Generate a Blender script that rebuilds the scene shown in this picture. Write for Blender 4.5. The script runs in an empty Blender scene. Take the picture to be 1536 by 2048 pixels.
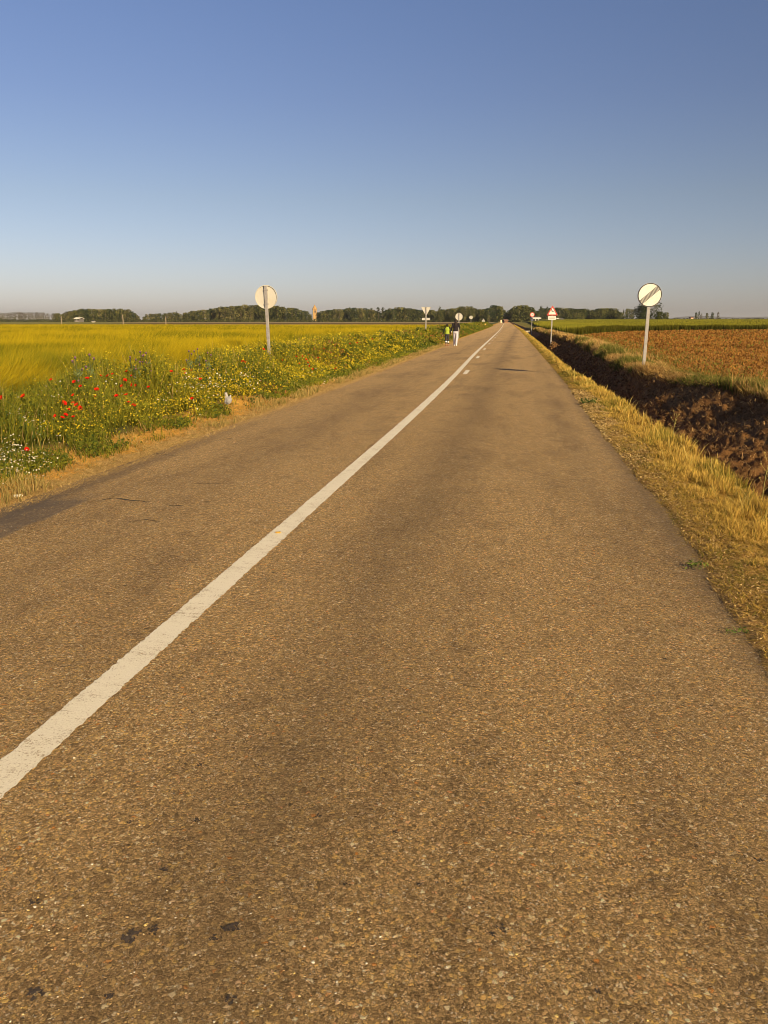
import bpy, math, random
import numpy as np
from mathutils import Vector, Matrix
R = math.radians
rng = np.random.default_rng(7)
random.seed(7)
scene = bpy.context.scene
COL = scene.collection

# ------------------------------------------------------------------ camera
CAM_H, FPX, HOR = 1.55, 1600.0, 640.0
PITCH = math.atan((1024 - HOR) / FPX)
YAW = math.atan((1043 - 768) / (FPX / math.cos(PITCH)))
cd = bpy.data.cameras.new('camera'); cam = bpy.data.objects.new('camera', cd); COL.objects.link(cam)
cd.sensor_fit = 'VERTICAL'; cd.sensor_height = 32.0; cd.lens = FPX / 2048 * 32.0
cd.clip_start = 0.05; cd.clip_end = 30000
cam.location = (0, 0, CAM_H); cam.rotation_euler = (math.pi / 2 - PITCH, 0, YAW)
scene.camera = cam

# ------------------------------------------------------------------ sky, sun, exposure
SUN_AZ, SUN_EL = R(141), R(21.5)
w = bpy.data.worlds.new('World'); scene.world = w; w.use_nodes = True
nt = w.node_tree; nt.nodes.clear()
wo = nt.nodes.new('ShaderNodeOutputWorld'); bg = nt.nodes.new('ShaderNodeBackground')
sky = nt.nodes.new('ShaderNodeTexSky'); sky.sky_type = 'NISHITA'; sky.sun_disc = False
sky.sun_elevation = SUN_EL; sky.sun_rotation = SUN_AZ
sky.altitude = 700; sky.air_density = 1.0; sky.dust_density = 1.2; sky.ozone_density = 2.0
# the air of that evening: tint by height above the horizon, brighter towards the left (north-west)
geo = nt.nodes.new('ShaderNodeTexCoord'); sp = nt.nodes.new('ShaderNodeSeparateXYZ'); nt.links.new(geo.outputs['Generated'], sp.inputs[0])
rp = nt.nodes.new('ShaderNodeValToRGB'); nt.links.new(sp.outputs[2], rp.inputs[0])
SK = [(0.0, (.60, .54, .63)), (.02, (.605, .545, .64)), (.06, (.615, .54, .60)), (.136, (.62, .535, .55)), (.238, (.59, .53, .60)), (.324, (.60, .56, .65)), (.6, (.45, .45, .58)), (1.0, (.4, .4, .52))]
while len(rp.color_ramp.elements) < len(SK): rp.color_ramp.elements.new(.5)
for e_, (p_, c_) in zip(rp.color_ramp.elements, SK): e_.position = p_; e_.color = (*c_, 1)
dt = nt.nodes.new('ShaderNodeVectorMath'); dt.operation = 'DOT_PRODUCT'; nt.links.new(geo.outputs['Generated'], dt.inputs[0]); dt.inputs[1].default_value = (-math.cos(YAW), -math.sin(YAW), 0)
ma = nt.nodes.new('ShaderNodeMath'); ma.operation = 'MULTIPLY_ADD'; ma.inputs[1].default_value = .24; ma.inputs[2].default_value = 1.0; nt.links.new(dt.outputs['Value'], ma.inputs[0])
m1 = nt.nodes.new('ShaderNodeVectorMath'); m1.operation = 'MULTIPLY'; nt.links.new(sky.outputs[0], m1.inputs[0]); nt.links.new(rp.outputs[0], m1.inputs[1])
m2 = nt.nodes.new('ShaderNodeVectorMath'); m2.operation = 'SCALE'; nt.links.new(m1.outputs[0], m2.inputs[0]); nt.links.new(ma.outputs[0], m2.inputs['Scale'])
nt.links.new(m2.outputs[0], bg.inputs['Color']); nt.links.new(bg.outputs[0], wo.inputs['Surface'])
bg.inputs['Strength'].default_value = 0.10
sl = bpy.data.lights.new('sun', 'SUN'); sl.energy = 5.0; sl.angle = R(0.53); sl.color = (1.0, 0.78, 0.45)
so = bpy.data.objects.new('sun', sl); COL.objects.link(so)
sv = Vector((math.sin(SUN_AZ) * math.cos(SUN_EL), math.cos(SUN_AZ) * math.cos(SUN_EL), math.sin(SUN_EL)))
so.rotation_euler = sv.to_track_quat('Z', 'Y').to_euler(); so.location = (40, -50, 40)
scene.view_settings.view_transform = 'Standard'; scene.view_settings.look = 'None'
scene.view_settings.exposure = 0.56; scene.view_settings.gamma = 1.0
scene.cycles.pixel_filter_type = 'BLACKMAN_HARRIS'; scene.cycles.filter_width = 0.85; scene.cycles.max_bounces = 6; scene.cycles.transparent_max_bounces = 4

# ------------------------------------------------------------------ helpers
def sstep(x, a=0.0, b=1.0):
    t = np.clip((np.asarray(x, float) - a) / (b - a), 0, 1); return t * t * (3 - 2 * t)
_Y = np.linspace(-60, 9000, 18121)
_SL = -0.0125 * sstep(_Y, 8, 30) - 0.006 * sstep(_Y, 60, 210)
_SL = np.where(_Y > 900, -0.0, _SL)
_C = np.concatenate([[0], np.cumsum((_SL[1:] + _SL[:-1]) / 2 * np.diff(_Y))])
def cen(Y): return np.interp(Y, _Y, _C)          # how far the road axis has drifted left
def up(x, y, z=0.0):                              # where the sight line of a photo point meets height z
    F = np.array([-math.sin(YAW) * math.cos(PITCH), math.cos(YAW) * math.cos(PITCH), -math.sin(PITCH)])
    Rv = np.array([math.cos(YAW), math.sin(YAW), 0.0]); U = np.cross(Rv, F)
    d = F * FPX + Rv * (x - 768) - U * (y - 1024); t = (z - CAM_H) / d[2]
    return d[0] * t, d[1] * t
def at(x, D):                                     # ground point in the direction of photo column x, depth D
    a = math.atan((x - 768) / (FPX / math.cos(PITCH))); h = a - YAW
    return D * math.sin(h) / math.cos(a), D * math.cos(h) / math.cos(a)
def _hash(i, j, s):
    n = (i.astype(np.int64) * 374761393 + j.astype(np.int64) * 668265263 + s * 1442695) & 0x7fffffff
    n = ((n ^ (n >> 13)) * 1274126177) & 0x7fffffff
    return ((n ^ (n >> 16)) & 0xffff) / 65535.0
def vnoise(x, y, s=0):
    x = np.asarray(x, float); y = np.asarray(y, float)
    xi = np.floor(x); yi = np.floor(y); fx = x - xi; fy = y - yi
    fx = fx * fx * (3 - 2 * fx); fy = fy * fy * (3 - 2 * fy)
    a = _hash(xi, yi, s); b = _hash(xi + 1, yi, s); c = _hash(xi, yi + 1, s); d = _hash(xi + 1, yi + 1, s)
    return (a * (1 - fx) + b * fx) * (1 - fy) + (c * (1 - fx) + d * fx) * fy
def fbm(x, y, s=0, o=4):
    t = 0; a = 0.5; n = 0
    for k in range(o):
        t = t + a * vnoise(x * 2 ** k, y * 2 ** k, s + k * 17); n += a; a *= 0.5
    return t / n

class MB:                                         # collects vertices, faces and colours for ONE mesh
    def __init__(s): s.v = []; s.f = {3: [], 4: []}; s.c = []; s.n = 0; s.poly = []
    def add(s, V, F, C=None):
        V = np.asarray(V, float).reshape(-1, 3); F = np.asarray(F, int)
        s.v.append(V); s.f[F.shape[1]].append(F + s.n)
        if C is None: C = (1, 1, 1)
        C = np.asarray(C, float)
        if C.ndim == 1: C = np.tile(C, (len(V), 1))
        s.c.append(C); s.n += len(V); return s
    def box(s, lo, hi, C=None, M=None):
        x0, y0, z0 = lo; x1, y1, z1 = hi
        V = np.array([(x0, y0, z0), (x1, y0, z0), (x1, y1, z0), (x0, y1, z0), (x0, y0, z1), (x1, y0, z1), (x1, y1, z1), (x0, y1, z1)], float)
        if M is not None: V = np.array([M @ Vector(p) for p in V])
        return s.add(V, [(0, 3, 2, 1), (4, 5, 6, 7), (0, 1, 5, 4), (1, 2, 6, 5), (2, 3, 7, 6), (3, 0, 4, 7)], C)
    def tube(s, pts, rad, seg=8, C=None, cap=True):
        pts = [Vector(p) for p in pts]
        if not hasattr(rad, '__len__'): rad = [rad] * len(pts)
        V = []; F = []; prev = None
        for i, p in enumerate(pts):
            t = (pts[min(i + 1, len(pts) - 1)] - pts[max(i - 1, 0)]).normalized()
            a = prev - t * prev.dot(t) if prev is not None else t.orthogonal()
            a.normalize(); prev = a; b = t.cross(a)
            for k in range(seg):
                th = 2 * math.pi * k / seg; V.append(p + (a * math.cos(th) + b * math.sin(th)) * rad[i])
        for i in range(len(pts) - 1):
            for k in range(seg):
                F.append((i * seg + k, i * seg + (k + 1) % seg, (i + 1) * seg + (k + 1) % seg, (i + 1) * seg + k))
        n0 = s.n; s.add([tuple(v) for v in V], F, C)
        if cap:
            s.poly.append([n0 + k for k in range(seg)][::-1]); s.poly.append([n0 + (len(pts) - 1) * seg + k for k in range(seg)])
        return s
    def ball(s, c, r, n=10, C=None):
        c = np.array(c, float); r = np.array(r if hasattr(r, '__len__') else (r, r, r), float)
        V = []; F = []; m = n * 2
        for i in range(n + 1):
            th = math.pi * i / n
            for k in range(m):
                ph = 2 * math.pi * k / m
                V.append(c + r * np.array((math.sin(th) * math.cos(ph), math.sin(th) * math.sin(ph), math.cos(th))))
        for i in range(n):
            for k in range(m): F.append((i * m + k, (i + 1) * m + k, (i + 1) * m + (k + 1) % m, i * m + (k + 1) % m))
        return s.add(V, F, C)
    def prism(s, pts2, y0, y1, C=None):           # outline in x,z extruded along y
        n = len(pts2); V = [(p[0], y0, p[1]) for p in pts2] + [(p[0], y1, p[1]) for p in pts2]
        F = [(k, (k + 1) % n, n + (k + 1) % n, n + k) for k in range(n)]
        n0 = s.n; s.add(V, F, C); s.poly.append([n0 + k for k in range(n)][::-1]); s.poly.append([n0 + n + k for k in range(n)])
        return s
    def ring(s, outer, inner, y0, y1, C=None):    # frame between two outlines of equal count
        n = len(outer); V = []
        for P, y in ((outer, y0), (inner, y0), (outer, y1), (inner, y1)): V += [(p[0], y, p[1]) for p in P]
        F = []
        for k in range(n):
            j = (k + 1) % n
            F += [(k, j, n + j, n + k), (2 * n + k, 3 * n + k, 3 * n + j, 2 * n + j), (k, 2 * n + k, 2 * n + j, j), (n + k, n + j, 3 * n + j, 3 * n + k)]
        return s.add(V, F, C)
    def build(s, name, mat, parent=None, smooth=False, loc=None):
        me = bpy.data.meshes.new(name)
        V = np.concatenate(s.v).astype(np.float32)
        loops = []; starts = []; tot = []; pos = 0
        for k in (3, 4):
            if s.f[k]:
                F = np.concatenate(s.f[k]); loops.append(F.ravel()); starts.append(pos + np.arange(len(F)) * k)
                tot.append(np.full(len(F), k)); pos += F.size
        for p in s.poly:
            loops.append(np.array(p)); starts.append(np.array([pos])); tot.append(np.array([len(p)])); pos += len(p)
        L = np.concatenate(loops).astype(np.int32); S = np.concatenate(starts).astype(np.int32)
        me.vertices.add(len(V)); me.vertices.foreach_set('co', V.ravel())
        me.loops.add(len(L)); me.loops.foreach_set('vertex_index', L)
        me.polygons.add(len(S)); me.polygons.foreach_set('loop_start', S)
        me.update(calc_edges=True); me.validate()
        me.polygons.foreach_set('use_smooth', np.full(len(me.polygons), bool(smooth)))
        at_ = me.color_attributes.new('col', 'FLOAT_COLOR', 'POINT')
        C = np.concatenate(s.c); C4 = np.ones((len(C), 4), np.float32); C4[:, :3] = C
        at_.data.foreach_set('color', C4.ravel())
        if mat: me.materials.append(mat)
        o = bpy.data.objects.new(name, me); COL.objects.link(o)
        if parent: o.parent = parent
        if loc is not None: o.location = loc
        return o

def blades(mb, P, H, W, lean, cb, ct, mid=0.55):  # tapered grass blades: base quad and tip triangle
    n = len(P); th = rng.uniform(0, 2 * np.pi, n); dx = np.cos(th); dy = np.sin(th)
    H = np.broadcast_to(H, (n,)); W = np.broadcast_to(W, (n,))
    off = np.stack([dx * W / 2, dy * W / 2, np.zeros(n)], 1)
    m = P + np.stack([lean[:, 0] * mid ** 1.8, lean[:, 1] * mid ** 1.8, H * mid], 1)
    t = P + np.stack([lean[:, 0], lean[:, 1], H], 1)
    V = np.stack([P - off, P + off, m + off * .8, m - off * .8, t], 1)
    b = np.arange(n)[:, None] * 5
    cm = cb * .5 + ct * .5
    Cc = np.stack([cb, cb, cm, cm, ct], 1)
    n0 = mb.n; mb.v.append(V.reshape(-1, 3)); mb.c.append(Cc.reshape(-1, 3))
    mb.f[4].append(n0 + b + np.array([0, 1, 2, 3])); mb.f[3].append(n0 + b + np.array([3, 2, 4])); mb.n += n * 5
def cards(mb, P, S, col, asp=1.0, flat=None):     # free-turned leaf faces
    n = len(P); S = np.broadcast_to(S, (n,))
    a = rng.normal(size=(n, 3)); a /= np.linalg.norm(a, axis=1)[:, None]
    b = rng.normal(size=(n, 3))
    if flat is not None: b = b * (1 - flat) + np.array([0, 0, flat]) ; a[:, 2] *= (1 - flat); a /= np.linalg.norm(a, axis=1)[:, None]
    b = np.cross(a, b); b /= np.linalg.norm(b, axis=1)[:, None]
    a = a * S[:, None] / 2; b = b * S[:, None] / 2 * asp
    V = np.stack([P - a, P - b * .9 + a * .1, P + a, P + b], 1)
    n0 = mb.n; mb.v.append(V.reshape(-1, 3)); mb.c.append(np.repeat(col, 4, axis=0))
    mb.f[4].append(n0 + np.arange(n)[:, None] * 4 + np.array([0, 1, 2, 3])); mb.n += n * 4
def cmix(a, b, t): t = np.asarray(t)[:, None]; return np.array(a)[None] * (1 - t) + np.array(b)[None] * t

def tag(o, label=None, cat=None, group=None, kind=None):
    if label: o['label'] = label
    if cat: o['category'] = cat
    if group: o['group'] = group
    if kind: o['kind'] = kind
    return o
def empty(name, loc=(0, 0, 0), rz=0.0, rot=None):
    o = bpy.data.objects.new(name, None); COL.objects.link(o); o.location = loc
    o.rotation_euler = rot if rot else (0, 0, rz); o.empty_display_size = 0.2; return o
def copy_tree(o, parent=None):
    c = o.copy(); COL.objects.link(c)
    if parent: c.parent = parent
    for ch in list(o.children): copy_tree(ch, c)
    return c

# ------------------------------------------------------------------ materials
def mat(name, col=(.5, .5, .5), rough=.7, metal=0.0, attr=False, var=0.0, scale=20.0, trans=0.0, bump=0.0, spec=0.3, col2=None):
    m = bpy.data.materials.new(name); m.use_nodes = True; nt = m.node_tree; N = nt.nodes; L = nt.links
    bs = N['Principled BSDF']; bs.inputs['Roughness'].default_value = rough; bs.inputs['Metallic'].default_value = metal
    bs.inputs['Specular IOR Level'].default_value = spec
    if attr:
        a = N.new('ShaderNodeAttribute'); a.attribute_name = 'col'; src = a.outputs['Color']
    else:
        a = N.new('ShaderNodeRGB'); a.outputs[0].default_value = (*col, 1); src = a.outputs[0]
    tc = N.new('ShaderNodeTexCoord'); no = N.new('ShaderNodeTexNoise'); no.inputs['Scale'].default_value = scale
    no.inputs['Detail'].default_value = 6; L.new(tc.outputs['Object'], no.inputs['Vector'])
    if var > 0:
        mr = N.new('ShaderNodeMapRange'); mr.inputs[1].default_value = .3; mr.inputs[2].default_value = .7
        mr.inputs[3].default_value = 1 - var; mr.inputs[4].default_value = 1 + var; L.new(no.outputs['Fac'], mr.inputs[0])
        mx = N.new('ShaderNodeVectorMath'); mx.operation = 'SCALE'; L.new(src, mx.inputs[0]); L.new(mr.outputs[0], mx.inputs['Scale']); src = mx.outputs[0]
    if col2 is not None:
        n2 = N.new('ShaderNodeTexNoise'); n2.inputs['Scale'].default_value = scale * .37; n2.inputs['Detail'].default_value = 8
        L.new(tc.outputs['Object'], n2.inputs['Vector']); cr = N.new('ShaderNodeValToRGB'); cr.color_ramp.elements[0].position = .48; cr.color_ramp.elements[1].position = .62
        L.new(n2.outputs['Fac'], cr.inputs[0]); mc = N.new('ShaderNodeMix'); mc.data_type = 'RGBA'
        L.new(cr.outputs[0], mc.inputs['Factor']); L.new(src, mc.inputs['A']); mc.inputs['B'].default_value = (*col2, 1); src = mc.outputs['Result']
    L.new(src, bs.inputs['Base Color'])
    if bump > 0:
        bp = N.new('ShaderNodeBump'); bp.inputs['Distance'].default_value = bump; L.new(no.outputs['Fac'], bp.inputs['Height']); L.new(bp.outputs[0], bs.inputs['Normal'])
    if trans > 0:
        tr = N.new('ShaderNodeBsdfTranslucent'); L.new(src, tr.inputs['Color']); ms = N.new('ShaderNodeMixShader'); ms.inputs[0].default_value = trans
        L.new(bs.outputs[0], ms.inputs[1]); L.new(tr.outputs[0], ms.inputs[2]); L.new(ms.outputs[0], N['Material Output'].inputs['Surface'])
    return m
M_leaf = mat('foliage', attr=True, rough=.75, trans=.25, var=.15, scale=2, spec=.15)
M_grass = mat('grass_blades', attr=True, rough=.85, trans=.3, var=.12, scale=6, spec=.04)
M_petal = mat('petals', attr=True, rough=.6, trans=.35, spec=.1)
M_bark = mat('bark', (.16, .12, .08), .9, var=.3, scale=8, bump=.02)
M_galv = mat('galvanised_steel', (.33, .31, .30), .5, .25, var=.12, scale=30, spec=.5, col2=(.28, .26, .24))
M_back = mat('sign_back', (.49, .47, .42), .7, .0, var=.02, scale=9, spec=.4, col2=(.47, .44, .37))
M_white = mat('white_sheeting', (.66, .645, .60), .6, var=.02, scale=14, spec=.4, col2=(.63, .60, .51))
M_red = mat('red_sheeting', (.62, .05, .03), .45, var=.1, scale=14, spec=.4)
M_black = mat('black_print', (.035, .03, .03), .5, var=.1, spec=.3)
M_stripe = mat('grey_print', (.10, .085, .075), .5, var=.1, spec=.3)
M_vcol = mat('painted', attr=True, rough=.7, var=.08, scale=10)

# ground colours from vertex colours, broken up by soil noise at several scales
def ground_mat():
    m = bpy.data.materials.new('soil_and_straw'); m.use_nodes = True; N = m.node_tree.nodes; L = m.node_tree.links
    bs = N['Principled BSDF']; bs.inputs['Roughness'].default_value = .95; bs.inputs['Specular IOR Level'].default_value = .1
    a = N.new('ShaderNodeAttribute'); a.attribute_name = 'col'; tc = N.new('ShaderNodeTexCoord')
    f = None
    for sc, lo, hi in ((70, .45, 1.5), (9, .7, 1.3), (1.3, .8, 1.2)):
        n = N.new('ShaderNodeTexNoise'); n.inputs['Scale'].default_value = sc; n.inputs['Detail'].default_value = 5; n.inputs['Roughness'].default_value = .7
        L.new(tc.outputs['Object'], n.inputs['Vector'])
        r = N.new('ShaderNodeMapRange'); r.inputs[1].default_value = .3; r.inputs[2].default_value = .7; r.inputs[3].default_value = lo; r.inputs[4].default_value = hi
        L.new(n.outputs['Fac'], r.inputs[0])
        if f is None: f = r.outputs[0]; nb = n
        else:
            mm = N.new('ShaderNodeMath'); mm.operation = 'MULTIPLY'; L.new(f, mm.inputs[0]); L.new(r.outputs[0], mm.inputs[1]); f = mm.outputs[0]
    s = N.new('ShaderNodeVectorMath'); s.operation = 'SCALE'; L.new(a.outputs['Color'], s.inputs[0]); L.new(f, s.inputs['Scale']); L.new(s.outputs[0], bs.inputs['Base Color'])
    bp = N.new('ShaderNodeBump'); bp.inputs['Distance'].default_value = .02; bp.inputs['Strength'].default_value = .8; L.new(nb.outputs['Fac'], bp.inputs['Height']); L.new(bp.outputs[0], bs.inputs['Normal'])
    return m

def asphalt_mat():
    m = bpy.data.materials.new('worn_asphalt'); m.use_nodes = True; N = m.node_tree.nodes; L = m.node_tree.links
    bs = N['Principled BSDF']; bs.inputs['Roughness'].default_value = .85; bs.inputs['Specular IOR Level'].default_value = .25
    tc = N.new('ShaderNodeTexCoord'); O = tc.outputs['Object']
    def noise(sc, det=4, ro=.6, vec=O):
        n = N.new('ShaderNodeTexNoise'); n.inputs['Scale'].default_value = sc; n.inputs['Detail'].default_value = det; n.inputs['Roughness'].default_value = ro; L.new(vec, n.inputs['Vector']); return n.outputs['Fac']
    def ramp(src, stops):
        r = N.new('ShaderNodeValToRGB'); e = r.color_ramp.elements
        while len(e) < len(stops): e.new(.5)
        for i, (p, c) in enumerate(stops): e[i].position = p; e[i].color = (*c, 1) if len(c) == 3 else c
        L.new(src, r.inputs[0]); return r.outputs[0]
    def mix(fac, A, B, mode='MIX'):
        x = N.new('ShaderNodeMix'); x.data_type = 'RGBA'; x.blend_type = mode
        for s_, k in ((fac, 'Factor'), (A, 'A'), (B, 'B')):
            if isinstance(s_, (int, float)): x.inputs[k].default_value = s_
            elif isinstance(s_, tuple): x.inputs[k].default_value = (*s_, 1)
            else: L.new(s_, x.inputs[k])
        return x.outputs['Result']
    def mth(op, a, b=None):
        x = N.new('ShaderNodeMath'); x.operation = op
        for i, s_ in enumerate((a, b)):
            if s_ is None: continue
            if isinstance(s_, (int, float)): x.inputs[i].default_value = s_
            else: L.new(s_, x.inputs[i])
        return x.outputs[0]
    # slightly warped coordinates so that the chips are not round cells
    wn = N.new('ShaderNodeTexNoise'); wn.inputs['Scale'].default_value = 95; wn.inputs['Detail'].default_value = 4; wn.inputs['Roughness'].default_value = .7; L.new(O, wn.inputs['Vector'])
    wa = N.new('ShaderNodeVectorMath'); wa.operation = 'MULTIPLY_ADD'; L.new(wn.outputs['Color'], wa.inputs[0]); wa.inputs[1].default_value = (.022, .022, .022); L.new(O, wa.inputs[2]); W_ = wa.outputs[0]
    def vor(sc, feat='F1'):
        v = N.new('ShaderNodeTexVoronoi'); v.inputs['Scale'].default_value = sc; v.feature = feat; L.new(W_, v.inputs['Vector']); return v
    v1 = vor(85); v2 = vor(170); v3 = vor(45)
    sep = N.new('ShaderNodeSeparateColor'); L.new(v1.outputs['Color'], sep.inputs[0])
    chip = ramp(sep.outputs[0], [(0, (.24, .15, .055)), (.3, (.46, .29, .11)), (.6, (.64, .42, .17)), (.85, (.76, .50, .15)), (.94, (.88, .74, .44)), (1, (.66, .28, .05))])
    sep2 = N.new('ShaderNodeSeparateColor'); L.new(v2.outputs['Color'], sep2.inputs[0])
    fine = ramp(sep2.outputs[1], [(0, (.19, .12, .045)), (.5, (.52, .335, .13)), (.9, (.70, .47, .20)), (1, (.88, .76, .50))])
    c = mix(mth('GREATER_THAN', sep.outputs[1], .55), fine, chip)
    gap = N.new('ShaderNodeTexVoronoi'); gap.inputs['Scale'].default_value = 85; gap.feature = 'DISTANCE_TO_EDGE'; L.new(W_, gap.inputs['Vector'])
    gf = ramp(gap.outputs['Distance'], [(0, (.36, .34, .32)), (.16, (1, 1, 1))])
    c = mix(.85, c, gf, 'MULTIPLY'); c = mix(1.0, c, (1.50, 1.48, 1.56), 'MULTIPLY')
    # wheel tracks, damp-looking dark stains, pale dust
    sx = N.new('ShaderNodeSeparateXYZ'); L.new(O, sx.inputs[0])
    st = N.new('ShaderNodeMapping'); st.inputs['Scale'].default_value = (1, .22, 1); L.new(O, st.inputs['Vector'])
    big = noise(1.1, 5, .62, st.outputs[0])
    c = mix(1.0, c, ramp(big, [(.32, (.70, .70, .72)), (.5, (1, 1, 1)), (.68, (1.0, 1.0, 1.0))]), 'MULTIPLY')
    med = noise(3.2, 6, .7)
    c = mix(1.0, c, ramp(med, [(.30, (.72, .72, .74)), (.45, (.98, .98, .98)), (.7, (1.0, 1.0, 1.0))]), 'MULTIPLY')
    # dark worn band where the right-hand wheels run
    def band(x0, wd, amt):
        d = mth('ABSOLUTE', mth('SUBTRACT', sx.outputs[0], x0)); d = mth('SUBTRACT', 1.0, mth('MINIMUM', mth('DIVIDE', d, wd), 1.0))
        d = mth('MULTIPLY', d, noise(1.6, 6, .7, st.outputs[0])); return mth('MULTIPLY', d, amt)
    c = mix(band(-.75, .55, .75), c, (.15, .105, .055)); c = mix(band(.72, .35, .30), c, (.15, .11, .06)); c = mix(band(-2.95, .6, .45), c, (.14, .10, .06))
    # small isolated dark spots
    sep3 = N.new('ShaderNodeSeparateColor'); v4 = vor(3.1); L.new(v4.outputs['Color'], sep3.inputs[0])
    spot = mth('MULTIPLY', mth('LESS_THAN', mth('ADD', v4.outputs['Distance'], mth('MULTIPLY', noise(26, 6, .8), .36)), mth('ADD', .225, mth('MULTIPLY', sep3.outputs[1], .09))), mth('GREATER_THAN', sep3.outputs[0], .25))
    # small pits and a scatter of oily blotches
    v6 = N.new('ShaderNodeTexVoronoi'); v6.inputs['Scale'].default_value = 11; L.new(W_, v6.inputs['Vector']); s6 = N.new('ShaderNodeSeparateColor'); L.new(v6.outputs['Color'], s6.inputs[0])
    pit = mth('MULTIPLY', mth('LESS_THAN', mth('ADD', v6.outputs['Distance'], mth('MULTIPLY', noise(60, 5, .8), .4)), mth('ADD', .20, mth('MULTIPLY', s6.outputs[1], .10))), mth('GREATER_THAN', s6.outputs[0], .5))
    c = mix(mth('MULTIPLY', pit, .75), c, (.07, .05, .03))
    bl = ramp(noise(2.6, 8, .78, st.outputs[0]), [(.34, (.78, .77, .76)), (.44, (1, 1, 1))]); c = mix(1.0, c, bl, 'MULTIPLY')
    # greyer crumbling rims, and newer dark tar along the left edge near the camera
    def soft(v, lo, hi):
        q = N.new('ShaderNodeMapRange'); q.inputs[1].default_value = lo; q.inputs[2].default_value = hi
        if isinstance(v, (int, float)): q.inputs[0].default_value = v
        else: L.new(v, q.inputs[0])
        return q.outputs[0]
    e_r = soft(mth('ADD', sx.outputs[0], mth('MULTIPLY', noise(5, 6, .7), .36)), 1.16, 1.34)
    c = mix(mth('MULTIPLY', e_r, .45), c, (.19, .14, .09))
    nl = noise(3.2, 6, .7); e_l = soft(mth('SUBTRACT', mth('MULTIPLY', nl, .45), sx.outputs[0]), 4.12, 4.26)
    c = mix(mth('MULTIPLY', mth('MULTIPLY', e_l, soft(mth('MULTIPLY', sx.outputs[1], -1.0), -13, -7)), .55), c, (.12, .095, .08))
    tp = mth('MULTIPLY', soft(mth('SUBTRACT', mth('MULTIPLY', nl, .22), sx.outputs[0]), 3.79, 3.84), soft(mth('SUBTRACT', mth('MULTIPLY', nl, 1.0), sx.outputs[1]), -6.15, -5.8))
    c = mix(mth('MULTIPLY', tp, .72), c, ramp(noise(40, 6, .75), [(.35, (.115, .095, .08)), (.6, (.20, .165, .14))]))
    vc = N.new('ShaderNodeAttribute'); vc.attribute_name = 'col'; c = mix(1.0, c, vc.outputs['Color'], 'MULTIPLY')
    L.new(c, bs.inputs['Base Color'])
    h = mth('ADD', mth('MULTIPLY', mth('MINIMUM', gap.outputs['Distance'], .25), 2.2), mth('MULTIPLY', sep.outputs[2], .9))
    h = mth('ADD', h, mth('MULTIPLY', noise(130, 5, .75), 2.0)); h = mth('ADD', h, mth('MULTIPLY', v3.outputs['Distance'], -.9))
    bp = N.new('ShaderNodeBump'); bp.inputs['Distance'].default_value = .016; bp.inputs['Strength'].default_value = 1.0; L.new(h, bp.inputs['Height']); L.new(bp.outputs[0], bs.inputs['Normal'])
    return m

# ------------------------------------------------------------------ terrain
UR, UL = 1.20, -4.16
def lipN(Y): return np.interp(Y, [0, 8, 13, 18, 28, 90, 130, 170], [2.12, 2.08, 2.02, 1.80, 1.58, 1.68, 1.65, 1.5]) + .10 * (vnoise(Y / 1.3, 0 * Y, 5) - .5)
def lipF(Y): return np.interp(Y, [0, 8, 14, 18, 22, 30, 50, 90, 130, 170], [4.75, 4.6, 4.3, 3.9, 3.02, 3.30, 3.65, 3.4, 2.9, 2.4]) + .25 * (vnoise(Y / 1.7, 0 * Y + 3, 8) - .5) + .10 * (vnoise(Y / .45, 0 * Y + 3, 9) - .5)
def ditch_depth(Y): return np.interp(Y, [0, 12, 20, 32], [.46, .42, .48, .62]) * (1 - sstep(Y, 118, 150))
def urr(Y): return np.interp(Y, [0, 3.3, 4.6, 6.3, 9, 12.5, 24], [1.02, 1.10, 1.17, 1.24, 1.20, 1.14, 1.18])
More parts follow.
